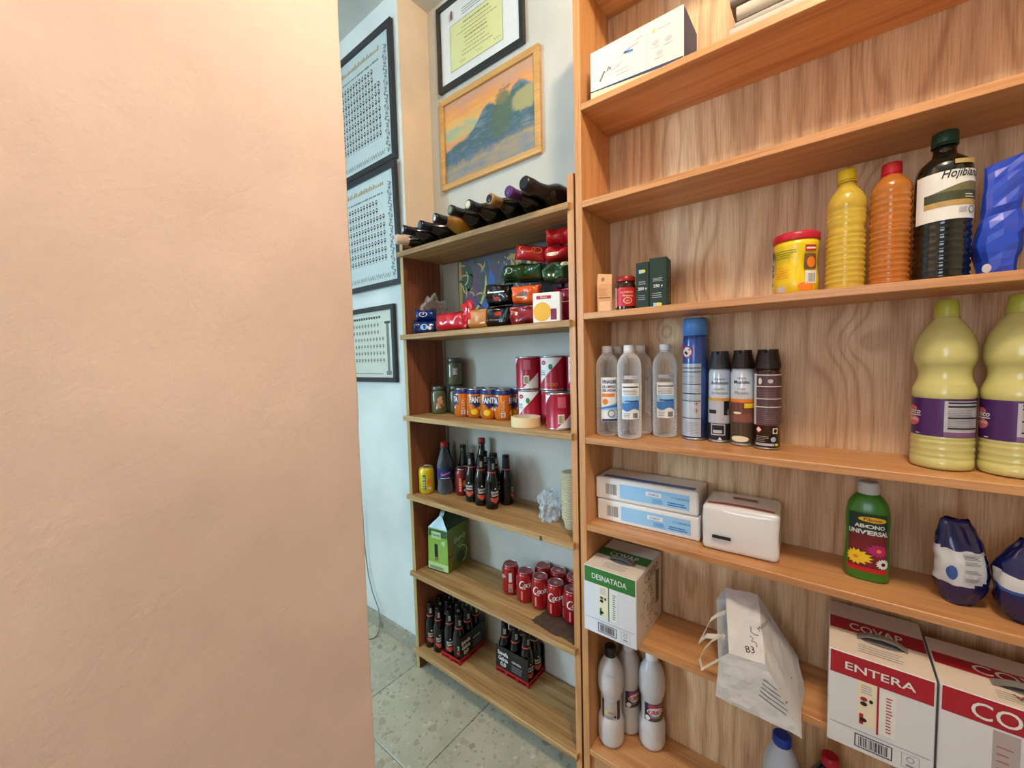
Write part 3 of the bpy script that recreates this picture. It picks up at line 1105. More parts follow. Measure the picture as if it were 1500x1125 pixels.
def wine(label, nx, ny, ang, foil, glass, end=None, L=0.298, R=0.037, sparkling=False, band=None, zadd=0.0, collar=None, long_foil=None):
    bx, by = nx + math.sin(ang) * L, ny + math.cos(ang) * L
    pitch = zadd / L
    t = thing('wine_bottle', label, 'bottle', (bx, by, LT[0] + R + 0.0012), rot=(PI / 2 - pitch, 0, -ang), group='wine bottles lying on the top board')
    nk = 0.0145 if not sparkling else 0.017
    sh = 0.19 if not sparkling else 0.16
    pf = [(R * 0.6, 0.0), (R * 0.94, 0.002), (R, 0.008), (R, sh), (R * 0.93, sh + 0.015), (R * 0.7, sh + 0.034), (nk + 0.003, sh + 0.055), (nk, sh + 0.07), (nk * 0.98, L - 0.012), (nk * 0.98, L - 0.002)]
    lathe('glass_body', pf, glass, t, 28)
    f0 = L - (long_foil or (0.062 if not sparkling else 0.10))
    rr = nk + 0.0012
    if sparkling or long_foil:
        ff = [(rr + 0.006, f0), (rr + 0.0035, f0 + 0.012), (rr + 0.001, L - 0.055), (rr + 0.0035, L - 0.03), (rr + 0.003, L - 0.004), (rr * 0.8, L + 0.003)]
    else:
        ff = [(rr, f0), (rr, L - 0.016), (rr + 0.0012, L - 0.014), (rr + 0.0012, L - 0.001), (rr * 0.9, L + 0.0012)]
    lathe('neck_foil', ff, m_foils[foil], t, 22)
    if end:
        lathe('seal', [(rr * 0.80, L + 0.0008), (rr * 0.74, L + 0.0026), (rr * 0.3, L + 0.003)], end, t, 18)
    if collar:
        lathe('neck_label', [(rr + 0.0004, f0 - 0.028), (rr + 0.0004, f0 - 0.002)], collar, t, 22, caps=False)
    lb = band or m_creamseal
    Print().rect(-0.055, 0.05, 0.055, 0.14, lb, 0, 16).rect(-0.04, 0.09, 0.04, 0.10, m_ink, 1).build('paper_label', t, cyl(R, 0, PI))
    return t


A0 = math.radians(19)
wine('wine bottle with a beige wrapped neck at the far left end of the top board', -0.772, -0.058, math.radians(17), 'beige', m_wine, None, zadd=-0.004, long_foil=0.135)
wine('wine bottle with navy foil and bright silver seal next to the beige wrapped one', -0.686, -0.088, math.radians(16.0), 'navy', m_wine, m_silver, zadd=0.008)
wine('dark wine bottle with plain navy foil just left of the golden bottle', -0.594, -0.082, math.radians(13.5), 'navy', m_wine, mat('blue_grey_seal', (70, 84, 112), 0.4), zadd=0.006)
wine('white wine bottle of golden glass with black foil and a paper neck label', -0.503, -0.092, math.radians(11.0), 'black', m_gold_glass, m_silver, zadd=0.008, collar=m_creamseal)
wine('dark wine bottle with black foil just right of the golden bottle', -0.412, -0.103, math.radians(8.0), 'black', m_wine, mat('olive_seal', (132, 136, 108), 0.4), zadd=0.010)
wine('dark wine bottle whose black foil ends in a pale cream seal', -0.329, -0.103, math.radians(6.5), 'black', m_wine2, m_creamseal, zadd=0.006)
wine('wine bottle with a gold foil neck and dark end', -0.247, -0.093, math.radians(5.0), 'gold', m_wine, m_foils['navy'], zadd=0.006)
wine('wine bottle with a purple foil neck', -0.170, -0.096, math.radians(4.0), 'purple', m_wine2, m_foils['purple'], zadd=0.008, R=0.036)
wine('large sparkling wine bottle with long black foil, beside the right upright', -0.112, -0.098, math.radians(8), 'black', m_wine2, None, L=0.30, R=0.0395, sparkling=True, zadd=0.012)

# ------------------------------------------------------------------ snack packets on the second board
GS = 'snack packets on the second board'


def film(name, col, rough=0.22, var=0.12, coat=0.5):
    return mat(name, col, rough, 0, var, 40, 0.35, 55, coat=coat)


f_black = film('black_film', (18, 18, 20))
f_orange = film('orange_film', (226, 92, 28))
f_crim = film('dark_red_film', (138, 26, 34))
f_mar = film('raspberry_film', (172, 24, 62))
f_gren = film('dark_green_film', (28, 66, 30))
f_red = film('bright_red_film', (196, 30, 34))
f_redl = film('glossy_red_film', (206, 26, 40), 0.15)
f_tan = film('tan_biscuit_film', (198, 126, 50))
f_blue = film('navy_blue_film', (18, 46, 116), 0.15)
f_amber = film('amber_snack_film', (226, 160, 80))


def packet(label, x, y, z, w, h, d, m, rz=0.0, seed=1, spot=None, cat='snack packet', ry=0.0, **kw):
    kw.setdefault('wr', 0.22)
    t = thing('snack_packet', label, cat, (x, y, z + 0.0006), rz, GS, rot=(0, ry, rz))
    body = pillow('film_body', w, h, d, m, t, seed=seed, **kw)
    if spot:
        from mathutils.bvhtree import BVHTree
        me = body.data
        tree = BVHTree.FromPolygons([v.co for v in me.vertices], [p.vertices for p in me.polygons])

        def fn(s, tt, o):
            hit = tree.ray_cast(Vector((s, -1, tt)), Vector((0, 1, 0)))
            y_ = hit[0].y if hit[0] else -d / 2
            return (s, y_ - 0.0006 - o, tt)
        for s in spot:
            P = Print()
            if s[0] == 'e':
                P.ell(s[1], s[2], s[3], s[4], s[5], s[6] if len(s) > 6 else 0)
            else:
                P.rect(s[1], s[2], s[3], s[4], s[5], 0, 8)
            P.build('logo_print' if s[0] == 'e' else 'stripe_print', t, fn)
    return t


z2 = LT[1]
rz_ = 0.35
packet('lower of two stacked black snack packets', -0.358, 0.080, z2, 0.092, 0.076, 0.075, f_black, 0.4, 1, [('e', 0, 0.05, 0.013, 0.008, m_red), ('r', -0.03, 0.026, 0.02, 0.031, m_grey)], crimp=0.05, flat=0.9)
packet('upper of two stacked black snack packets', -0.356, 0.080, z2 + 0.077, 0.092, 0.076, 0.075, f_black, 0.4, 2, [('e', -0.004, 0.026, 0.012, 0.007, m_red), ('r', -0.032, 0.046, 0.026, 0.051, m_paper)], crimp=0.05, flat=0.9)
packet('dark red snack packet under the orange one', -0.242, 0.085, z2, 0.108, 0.070, 0.075, f_crim, 0.3, 3, [('e', 0.0, 0.025, 0.012, 0.009, m_navy)], crimp=0.05, flat=0.9)
packet('bright orange snack packet resting on the dark red one', -0.240, 0.085, z2 + 0.071, 0.100, 0.066, 0.075, f_orange, 0.4, 4, [('e', -0.008, 0.036, 0.016, 0.006, m_grey), ('r', -0.03, 0.024, 0.0, 0.028, m_cream)], crimp=0.05, flat=0.9)
packet('raspberry red packet standing behind the white and yellow carton', -0.092, 0.135, z2, 0.115, 0.128, 0.075, f_mar, 0.0, 5, [('r', -0.02, 0.07, 0.012, 0.112, m_cream)], crimp=0.05, flat=0.9)
packet('dark green snack packet lying over the black and orange packets', -0.262, 0.105, z2 + 0.152, 0.150, 0.062, 0.11, f_gren, 0.45, 6, [('e', -0.045, 0.036, 0.012, 0.010, m_cream), ('e', 0.01, 0.03, 0.006, 0.005, m_green)], crimp=0.09, flat=0.7)
packet('dark green snack packet against the right upright, under the red packets', -0.098, 0.11, z2 + 0.130, 0.120, 0.068, 0.11, f_gren, 0.05, 7, [('e', 0.025, 0.052, 0.012, 0.007, m_cream)], crimp=0.05, flat=0.85)
# red packet with a golden printed corner
t = packet('red packet with a golden crisp picture lying on the green packet', -0.215, 0.070, z2 + 0.214, 0.105, 0.052, 0.06, f_red, 0.5, 8, [('e', -0.012, 0.036, 0.030, 0.012, f_amber), ('e', 0.022, 0.034, 0.018, 0.011, f_amber, 1)], crimp=0.30, flat=0.3, ry=0.16)
packet('second highest red packet in the pile by the right upright', -0.098, 0.10, z2 + 0.199, 0.112, 0.050, 0.10, f_red, 0.1, 9, [('e', -0.02, 0.020, 0.022, 0.006, m_cream)], crimp=0.22, flat=0.3, wr=0.35)
packet('topmost red packet in the pile by the right upright', -0.094, 0.09, z2 + 0.250, 0.112, 0.048, 0.10, f_red, 0.05, 10, None, crimp=0.2, flat=0.3, wr=0.3)
# white and yellow carton
t = thing('snack_carton', 'white and yellow carton with maroon print in front of the raspberry packet', 'carton', (-0.122, 0.030, z2 + 0.0006), 0.32)
box('carton_body', (-0.044, 0.044, -0.016, 0.016, 0, 0.094), m_paper, t, 0.002)
Print().ell(-0.014, 0.034, 0.029, 0.030, mat('custard_print', (228, 178, 62), 0.5), 0, 20).rect(-0.032, 0.074, 0.016, 0.084, m_red, 1).rect(0.014, 0.008, 0.033, 0.042, mat('plum_print', (120, 40, 70), 0.5), 1)\
    .text(-0.008, 0.0765, 'Pastas', 0.009, m_paper, 2).build('print', t, front(-0.016))
# tan rolls and glossy red roll
packet('long tan biscuit roll lying behind the glossy red packet', -0.545, 0.160, z2, 0.30, 0.080, 0.070, f_tan, 0.0, 12, None, 'biscuit packet', crimp=0.05, flat=0.6, wr=0.06)
t = packet('glossy red biscuit packet with a twisted ragged end', -0.575, 0.062, z2, 0.150, 0.076, 0.075, f_redl, 0.06, 13, None, 'biscuit packet', crimp=0.05, flat=0.6, wr=0.10)
tail = crumple('twisted_end', 0.024, 0.014, 0.046, f_redl, t, 4, 0.75, 2.4, 3, False)
tail.location = (0.092, -0.030, -0.0)
packet('short tan biscuit packet beside the twisted red end', -0.437, 0.060, z2, 0.085, 0.078, 0.06, f_tan, 0.2, 14, [('r', 0.01, 0.02, 0.03, 0.07, m_cream)], 'biscuit packet', crimp=0.05, flat=0.8, wr=0.06)
# clear bag with two blue packets
m_filmclear = clear_mat('clear_wrinkled_film', (254, 253, 252), (240, 236, 232), 0.22, 0.07, 0.08)
packet('lower navy blue foil packet at the mouth of the clear plastic bag', -0.722, 0.030, z2, 0.090, 0.050, 0.05, f_blue, 0.75, 15, [('e', 0.0, 0.026, 0.016, 0.012, m_sky), ('e', 0.022, 0.022, 0.008, 0.008, m_paper, 1)], 'foil packet', crimp=0.05, flat=0.5, wr=0.22)
packet('upper navy blue foil packet inside the clear plastic bag', -0.732, 0.046, z2 + 0.048, 0.085, 0.050, 0.05, f_blue, 0.7, 16, [('e', -0.006, 0.03, 0.016, 0.010, m_silver)], 'foil packet', crimp=0.09, flat=0.4, wr=0.3)
o = tag(crumple('plastic_bag', 0.044, 0.062, 0.085, m_filmclear, None, 11, 0.45, 2.2, 4), 'clear crumpled plastic bag slumped at the left end of the second board', 'plastic bag')
o.location = (-0.752, 0.108, z2 + 0.0006)

# ------------------------------------------------------------------ third board: jars, orange cans, red tins, tape
z3 = LT[2]
m_jar = mat('olive_green_jar', (92, 96, 68), 0.12, var=0.35, scale=60, trans=0.15, coat=0.5)
m_lidg = mat('dark_jar_lid', (86, 92, 84), 0.3, 0.5)


def jar(label, x, y, z, pic=True):
    t = thing('pickle_jar', label, 'jar', (x, y, z + 0.0006), face(x, y), 'green jars on the third board')
    lathe('glass_body', [(0.028, 0), (0.033, 0.003), (0.0345, 0.01), (0.0345, 0.085), (0.032, 0.096), (0.029, 0.102)], m_jar, t, 24)
    lathe('lid', [(0.0315, 0.102), (0.032, 0.104), (0.032, 0.117), (0.030, 0.119)], m_lidg, t, 24)
    P = Print()
    if pic:
        mp = mat('salmon_flower_print', (206, 150, 116), 0.5)
        rnd = random.Random(4)
        for i in range(24):
            a = rnd.uniform(0, 6.28)
            r_ = rnd.uniform(0, 0.014)
            P.ell(0.004 + r_ * 1.2 * math.cos(a), 0.05 + r_ * 1.5 * math.sin(a), 0.008, 0.008, mp if i % 4 else m_brown, i % 3, 8)
        P.ell(-0.01, 0.028, 0.004, 0.008, m_cream, 1, 8)
    else:
        P.rect(-0.010, 0.045, 0.014, 0.078, m_grey, 0)
        P.lines(-0.008, 0.012, 0.048, 0.075, 4, m_paper, 1, 0.5)
    P.build('paper_label', t, cyl(0.0345))
    return t


jar('front green glass jar with a pinkish flower picture on the third board', -0.752, 0.118, z3)
jar('lower green glass jar half hidden behind the flower-picture jar', -0.700, 0.172, z3, False)
jar('green glass jar stacked on top of another jar on the third board', -0.704, 0.172, z3 + 0.1205, False)


def can(name, label, cat, group, x, y, z, rz, mb, ml, decor, h=0.115, R=0.0331, neck=None):
    t = thing(name, label, cat, (x, y, z + 0.0005), rz, group)
    lathe('can_body', [(0.022, 0.003), (0.025, 0.0), (0.0275, 0.002), (R, 0.012), (R, h - 0.019), (R - 0.003, h - 0.010), (0.0272, h - 0.003)], mb, t, 26)
    lathe('lid', [(0.0272, h - 0.0032), (0.0276, h - 0.001), (0.027, h), (0.0258, h - 0.0008), (0.0250, h - 0.0055), (0.012, h - 0.005), (0.001, h - 0.005)], ml, t, 26, caps=False)
    tb = lathe('pull_tab', [(0.0075, h - 0.0046), (0.0082, h - 0.0038), (0.0070, h - 0.0030)], m_alu, t, 12)
    tb.scale = (1.0, 1.5, 1.0)
    if neck:
        lathe('neck_band', [(R + 0.0003, h - 0.0205), (R + 0.0003, h - 0.0188), (R - 0.0027, h - 0.0098), (0.0275, h - 0.0031)], neck, t, 26, caps=False)
    P = Print()
    decor(P)
    P.build('print', t, cyl(R))
    return t


m_fanta = mat('orange_can_paint', (226, 122, 30), 0.25, 0.35, coat=0.4)


def strip_poly(P, x0, x1, lo, hi, m, lay=0, n=10):
    """area between two straight edges lo=(z at x0, z at x1) and hi, cut into strips so it can wrap"""
    for i in range(n):
        a, b = i / n, (i + 1) / n
        P.poly([(x0 + (x1 - x0) * a, lo[0] + (lo[1] - lo[0]) * a), (x0 + (x1 - x0) * b, lo[0] + (lo[1] - lo[0]) * b),
                (x0 + (x1 - x0) * b, hi[0] + (hi[1] - hi[0]) * b + 1e-5), (x0 + (x1 - x0) * a, hi[0] + (hi[1] - hi[0]) * a + 1e-5)], m, lay)


def fanta_print(P):
    for s in (-0.052, 0.052):
        strip_poly(P, s - 0.032, s + 0.032, (0.058, 0.050), (0.086, 0.090), m_navy, 0, 8)
        P.poly([(s - 0.02, 0.060), (s - 0.004, 0.040), (s + 0.020, 0.056)], m_navy, 0)
        P.text(s, 0.063, 'FANTA', 0.030, m_paper, 2, bold=0.045, width=0.060)
        P.ell(s - 0.012, 0.026, 0.014, 0.012, m_yel, 0)
        P.ell(s + 0.012, 0.040, 0.006, 0.006, m_paper, 1)
    P.rect(-0.009, 0.012, 0.007, 0.03, m_paper, 0)
    P.bars(-0.007, 0.014, 0.005, 0.028, 7, m_ink, 1)
    P.lines(-0.008, 0.008, 0.035, 0.078, 9, m_cream, 0, 0.25)


z = z3
c0 = None
fx = [(-0.590, 0.100, 'front row, leftmost'), (-0.521, 0.103, 'front row, second from the left'), (-0.452, 0.106, 'front row, third from the left'), (-0.383, 0.109, 'front row, next to the red tins'),
      (-0.564, 0.170, 'back row, leftmost'), (-0.495, 0.173, 'back row, second from the left'), (-0.426, 0.176, 'back row, third from the left'), (-0.357, 0.179, 'back row, next to the red tins')]
off = [0.1, -1.35, -1.45, 0.05, 0.9, 0.4, 2.0, 1.1]
for i, (x, y, w_) in enumerate(fx):
    lb = 'orange soda can with navy top, ' + w_
    if c0 is None:
        c0 = can('soda_can', lb, 'can', 'orange soda cans on the third board', x, y, z, face(x, y) + off[i], m_fanta, m_alu, fanta_print, neck=m_navy)
    else:
        dup(c0, (x, y, z + 0.0005), face(x, y) + off[i], lb)

m_tin = mat('crimson_tin_paint', (164, 18, 48), 0.35, 0.1, coat=0.3)


def tin(label, x, y, z, rz, first=[None]):
    if first[0] is not None:
        return dup(first[0], (x, y, z + 0.0006), rz, label)
    t = thing('food_tin', label, 'tin', (x, y, z + 0.0006), rz, 'big red and white tins')
    R, h = 0.0465, 0.117
    lathe('tin_body', [(R - 0.001, 0.0), (R + 0.0006, 0.001), (R + 0.0006, 0.003), (R, 0.0045), (R, h - 0.0045), (R + 0.0006, h - 0.003), (R + 0.0006, h - 0.0005), (R - 0.001, h)], [m_tin, m_steel], t, 32)
    for p in t.children[0].data.polygons:
        zc = p.center.z
        if zc < 0.004 or zc > h - 0.004:
            p.material_index = 1
    lathe('lid', [(R - 0.002, h - 0.003), (R * 0.8, h - 0.0035), (R * 0.75, h - 0.0025), (0.001, h - 0.0025)], m_steel, t, 32, caps=False)
    P = Print()
    strip_poly(P, -0.055, 0.030, (0.022, 0.111), (0.111, 0.111), m_paper)
    P.ell(-0.038, 0.094, 0.010, 0.008, m_red, 2)
    P.text(-0.038, 0.0915, 'La', 0.009, m_paper, 3)
    P.lines(-0.05, -0.026, 0.052, 0.072, 3, m_grey, 2, 0.4, 5)
    P.ell(-0.012, 0.080, 0.007, 0.010, m_green, 2)
    for k in range(3):
        P.ring(-0.018 + 0.012 * k, 0.020, 0.0045, 0.002, m_orange, 2)
    P.build('logo_print', t, cyl(R))
    P = Print()
    strip_poly(P, 0.052, 0.110, (0.006, 0.006), (0.006, 0.060), m_paper)
    P.rect(0.055, 0.02, 0.075, 0.05, m_cream, 2)
    P.bars(0.058, 0.022, 0.073, 0.046, 9, m_ink, 3)
    P.rect(0.055, 0.07, 0.08, 0.105, mat('faded_red_print', (190, 84, 100), 0.5), 2)
    P.build('back_print', t, cyl(R))
    first[0] = t
    return t


fr = lambda x, y: face(x, y)
tin('red and white tin, lower left of the tin stack on the third board', -0.268, 0.128, z3, fr(-0.268, 0.128) + 0.05)
tin('red and white tin, lower middle of the stack, behind the tape roll', -0.170, 0.135, z3, fr(-0.17, 0.135) + 0.9)
tin('red tin standing forward of the others against the right upright', -0.100, 0.060, z3, fr(-0.1, 0.06) - 1.35)
tin('red tin with a white panel, upper left of the tin stack', -0.272, 0.128, z3 + 0.1185, fr(-0.27, 0.128) - 1.6)
tin('red and white tin, upper middle of the tin stack', -0.172, 0.135, z3 + 0.1185, fr(-0.17, 0.135) + 0.05)
tin('red and white tin, upper right of the stack, mostly hidden by the upright', -0.0765, 0.154, z3 + 0.1185, fr(-0.0765, 0.154) + 0.2)
tin('red tin under the upper right one, hidden behind the forward tin', -0.0765, 0.154, z3, fr(-0.0765, 0.154) + 0.2)
t = thing('tape_roll', 'cream masking tape roll lying flat in front of the red tins', 'tape', (-0.222, 0.034, z3 + 0.0006))
m_tape = mat('masking_tape', (232, 206, 160), 0.6)
v, f = [], []
lathe('tape_winding', [(0.040, 0), (0.0495, 0.0), (0.050, 0.001), (0.050, 0.032), (0.0495, 0.033), (0.040, 0.033)], m_tape, t, 40, caps=False, smooth=False)
lathe('cardboard_core', [(0.0398, 0.0005), (0.038, 0.0005), (0.038, 0.0325), (0.0398, 0.0325)], mat('core_card', (196, 186, 170), 0.8), t, 40, caps=False)

# ------------------------------------------------------------------ fourth board: cans, soda bottles, beer
z4 = LT[3]
m_ycan = mat('yellow_can_paint', (226, 196, 36), 0.28, 0.3, coat=0.4)
m_brcan = mat('dark_red_can_paint', (120, 28, 24), 0.28, 0.3, coat=0.4)


def misc_print(col1, col2):
    def f(P):
        P.rect(-0.018, 0.02, -0.004, 0.085, col1, 0)
        P.lines(-0.017, -0.005, 0.024, 0.08, 8, m_cream, 1, 0.35, 6)
        P.ell(0.01, 0.055, 0.010, 0.014, col2, 0)
        P.rect(0.004, 0.022, 0.018, 0.032, m_paper, 1)
    return f


can('soda_can', 'yellow soda can at the left end of the fourth board', 'can', None, -0.775, 0.052, z4, face(-0.775, 0.052), m_ycan, m_alu, misc_print(m_green, m_orange))
can('soda_can', 'dark red soda can between the plastic bottle and the beer bottles', 'can', None, -0.628, 0.125, z4, face(-0.628, 0.125), m_brcan, m_alu, misc_print(m_red, m_orange))
m_pet = clear_mat('grey_clear_plastic', (150, 156, 164), (150, 158, 168), 0.3, 0.15)
m_cola = mat('dark_cola_liquid', (26, 16, 14), 0.08, coat=0.5)
m_redcap = mat('red_cap_plastic', (176, 34, 34), 0.4)


def soda_bottle(label, x, y, z, lab, h=0.22, R=0.033, liquid=None, group=None):
    t = thing('soda_bottle', label, 'bottle', (x, y, z + 0.0006), face(x, y), group)
    pf = [(R * 0.55, 0.0), (R * 0.85, 0.001), (R, 0.010), (R * 0.97, 0.03), (R * 0.90, 0.05), (R, 0.065), (R, 0.115), (R * 0.95, 0.13), (R * 0.7, 0.16), (R * 0.45, 0.185), (0.0125, h - 0.03), (0.0125, h - 0.018)]
    lathe('plastic_body', pf, m_pet if liquid is None else liquid, t, 24)
    lathe('cap', [(0.0145, h - 0.018), (0.015, h - 0.016), (0.0148, h - 0.001), (0.0135, h)], m_redcap, t, 18)
    lathe('neck_ring', [(0.0165, h - 0.023), (0.0165, h - 0.0205)], m_pet, t, 18)
    if lab:
        P = Print()
        P.rect(-0.06, 0.066, 0.06, 0.113, lab, 0, 20)
        P.text(0.004, 0.086, 'Gaseosa', 0.016, mat('pink_script_print', (226, 150, 170), 0.5), 2, shear=0.4, bold=0.01, rot=0.25, width=0.042)
        P.rect(-0.02, 0.07, 0.02, 0.073, m_paper, 1)
        P.build('paper_label', t, cyl(R + 0.0002))
    return t


soda_bottle('clear plastic soda bottle with red cap and blue label beside the yellow can', -0.705, 0.095, z4, m_navy)
soda_bottle('red-capped plastic soda bottle standing behind the beer bottles', -0.568, 0.184, z4, m_red, h=0.237, R=0.031, liquid=m_cola)
m_greenb = mat('dark_green_bottle_glass', (26, 38, 26), 0.1, coat=0.6)


def green_bottle(label, x, y):
    t = thing('glass_bottle', label, 'bottle', (x, y, z4 + 0.0006), face(x, y), 'dark green bottles on the fourth board')
    lathe('glass_body', [(0.02, 0), (0.025, 0.002), (0.026, 0.01), (0.026, 0.10), (0.022, 0.125), (0.015, 0.15), (0.0125, 0.17), (0.0125, 0.192)], m_greenb, t, 22)
    lathe('cap', [(0.0135, 0.186), (0.0145, 0.188), (0.0135, 0.196), (0.011, 0.198)], m_wine, t, 18)
    Print().rect(-0.02, 0.04, 0.02, 0.08, m_grey, 0).build('paper_label', t, cyl(0.026))


green_bottle('dark green glass bottle behind the dark red can', -0.676, 0.180)
green_bottle('dark green glass bottle in the corner behind the yellow can', -0.776, 0.175)

m_beer = mat('black_brown_beer_glass', (10, 7, 6), 0.08, coat=0.25)
m_cap = mat('black_crown_cap', (18, 18, 19), 0.3, 0.3)
m_lbl = mat('black_label_paper', (22, 21, 22), 0.45)
m_tri = mat('coral_red_print', (206, 84, 66), 0.5)


def beer(label, x, y, z, rz, group, first=[None]):
    if first[0] is not None:
        r = dup(first[0], (x, y, z + 0.0005), rz, label)
        r['group'] = group
        return r
    t = thing('beer_bottle', label, 'bottle', (x, y, z + 0.0005), rz, group)
    R = 0.0258
    lathe('glass_body', [(0.019, 0), (0.0245, 0.0015), (R, 0.007), (R, 0.098), (0.0245, 0.112), (0.020, 0.128), (0.0155, 0.142), (0.0138, 0.158), (0.0128, 0.18), (0.0128, 0.188)], m_beer, t, 24)
    lathe('crown_cap', [(0.0142, 0.186), (0.0142, 0.190), (0.0128, 0.1945), (0.010, 0.1955)], m_cap, t, 20)
    lathe('neck_label', [(0.0168, 0.1400), (0.0148, 0.1550), (0.0138, 0.178), (0.0137, 0.184)], m_lbl, t, 22, caps=False)
    lathe('red_ring', [(0.0175, 0.1385), (0.0166, 0.1425)], m_tri, t, 22, caps=False)
    P = Print()
    P.rect(-0.026, 0.022, 0.026, 0.078, m_lbl, 0, 12)
    P.text(0, 0.063, 'Estrella', 0.012, m_paper, 2, bold=0.02, width=0.030)
    P.text(0, 0.052, 'Galicia', 0.012, m_paper, 2, bold=0.02, width=0.030)
    P.poly([(-0.020, 0.048), (0.0, 0.044), (0.020, 0.048), (0.017, 0.036), (0.0, 0.024), (-0.017, 0.036)], m_tri, 1)
    P.ell(0.0, 0.080, 0.003, 0.003, m_paper, 2, 8)
    P.build('paper_label', t, cyl(R + 0.0002))
    Print().rect(-0.0045, 0.153, 0.0045, 0.174, m_paper, 0, 4).bars(-0.0035, 0.155, 0.0035, 0.172, 6, m_ink, 1).build('barcode', t, lambda s, tt, o: cyl(0.0152)(s, tt, o))
    first[0] = t
    return t


GB = 'beer bottles on the fourth board'
for x, y, r_, w_ in [(-0.541, 0.090, -0.5, 'front row, left'), (-0.481, 0.080, 0.1, 'front row, middle'), (-0.421, 0.075, 0.5, 'front row, right'),
                     (-0.519, 0.143, 0.3, 'back row, left'), (-0.462, 0.138, 0.7, 'back row, middle'), (-0.402, 0.140, 1.4, 'back row, right')]:
    beer('black beer bottle with red neck ring on the fourth board, ' + w_, x, y, z4, face(x, y) + r_, GB)

m_crump = clear_mat('white_crinkled_film', (246, 249, 251), (232, 238, 242), 0.3, 0.14, 0.10)
o = tag(crumple('plastic_bag', 0.036, 0.032, 0.058, m_crump, None, 23, 0.6, 2.6, 4), 'crumpled whitish clear plastic bag near the right end of the fourth board', 'plastic bag')
o.location = (-0.178, 0.105, z4 + 0.0006)
t = thing('cup_stack', 'stack of ribbed beige disposable cups beside the right upright on the fourth board', 'cups', (-0.080, 0.088, z4 + 0.0006))
m_cup = mat('beige_cup_plastic', (206, 196, 160), 0.35)
for k in range(22):
    lathe('cup_rim', [(0.0295, 0.03 + 0.0072 * k), (0.0335, 0.034 + 0.0072 * k), (0.0335, 0.0358 + 0.0072 * k), (0.030, 0.0368 + 0.0072 * k)], m_cup, t, 20, caps=False)
lathe('lowest_cup', [(0.022, 0.0), (0.0232, 0.001), (0.0293, 0.034), (0.0293, 0.19)], m_cup, t, 20)

# ------------------------------------------------------------------ fifth board: green carton, cola cans
z5 = LT[4]
m_lime = mat('lime_carton', (132, 172, 40), 0.3, var=0.12, coat=0.4)
m_limed = mat('dark_green_carton', (34, 70, 40), 0.3, coat=0.4)
m_limel = mat('pale_green_print', (190, 212, 150), 0.4)
m_bottlep = mat('brown_bottle_print', (132, 104, 44), 0.4, var=0.3)
t = thing('drinks_carton', 'lime green six-bottle drinks carton with a carry handle on the fifth board', 'carton', (-0.7255, 0.0555, z5 + 0.0006), 0.14)
w_, d_, h1, h2 = 0.056, 0.145, 0.185, 0.235
v = [(-w_, 0, 0), (w_, 0, 0), (w_, d_, 0), (-w_, d_, 0), (-w_ * .94, 0.004, h1), (w_ * .94, 0.004, h1), (w_ * .94, d_ - .004, h1), (-w_ * .94, d_ - .004, h1),
     (-0.005, 0.028, h2), (0.005, 0.028, h2), (0.005, d_ - .028, h2), (-0.005, d_ - .028, h2)]
f = [(3, 2, 1, 0), (0, 1, 5, 4), (1, 2, 6, 5), (2, 3, 7, 6), (3, 0, 4, 7), (4, 5, 9, 8), (5, 6, 10, 9), (6, 7, 11, 10), (7, 4, 8, 11), (8, 9, 10, 11)]
o = pydata('carton_body', v, f, [m_lime, m_limed], t)
for i, p in enumerate(o.data.polygons):
    p.material_index = 1 if i >= 5 or i in (3,) else 0
P = Print()
P.rect(-0.05, 0.150, 0.05, 0.180, m_limed, 0, 1).rect(-0.034, 0.142, 0.018, 0.172, m_limel, 1, 1).text(-0.008, 0.153, 'Shandy', 0.015, m_limed, 2, bold=0.02, width=0.042)
P.rect(-0.018, 0.050, 0.000, 0.118, m_ink, 1, 1).rect(-0.018, 0.046, 0.000, 0.062, m_bottlep, 2, 1)
P.rect(-0.055, 0.006, 0.055, 0.036, m_limel, 0, 1).lines(-0.045, 0.04, 0.010, 0.022, 3, m_limed, 2, 0.5, 3)
P.rect(-0.055, 0.0, 0.055, 0.005, m_ink, 1, 1)
P.poly([(0.016, 0.128), (0.036, 0.112), (0.040, 0.140)], m_limel, 1)
P.build('print', t, lambda s, tt, o: (s, 0.004 * tt / h1 - o, tt))
P = Print()
m_side = mat('olive_carton_print', (92, 116, 40), 0.35, var=0.2, coat=0.4)
P.rect(0.002, 0.0, d_ - 0.002, h1 - 0.002, m_side, 0, 1)
P.poly([(0.006, 0.02), (0.034, 0.02), (0.034, 0.09), (0.027, 0.112), (0.026, 0.160), (0.014, 0.160), (0.013, 0.112), (0.006, 0.09)], m_bottlep, 1)
P.rect(0.006, 0.066, 0.034, 0.072, m_limed, 2, 1)
P.text(0.088, 0.118, 'Shandy', 0.034, m_limel, 3, shear=0.2, bold=0.015, width=0.088, rot=0.10)
P.text(0.088, 0.098, 'cruzcampo', 0.012, m_limel, 3, width=0.06, rot=0.10)
P.stroke([(0.09 + 0.042 * math.cos(a), 0.052 + 0.036 * math.sin(a)) for a in [1.9 - 0.2 * k for k in range(17)]], 0.006, m_limel, 2)
P.ell(0.085, 0.045, 0.03, 0.026, m_limed, 1)
P.build('side_print', t, lambda s, tt, o: (w_ - 0.06 * w_ * tt / h1 + o, s, tt))
ribbon('handle', [(0, 0.030, h2 - 0.006), (0, 0.045, h2 + 0.018), (0, 0.0725, h2 + 0.028), (0, d_ - 0.045, h2 + 0.018), (0, d_ - 0.030, h2 - 0.006)], 0.022, 0.0016, m_limed, t, (1, 0, 0))

m_coke = mat('cola_red_can_paint', (172, 18, 24), 0.25, 0.3, coat=0.5)


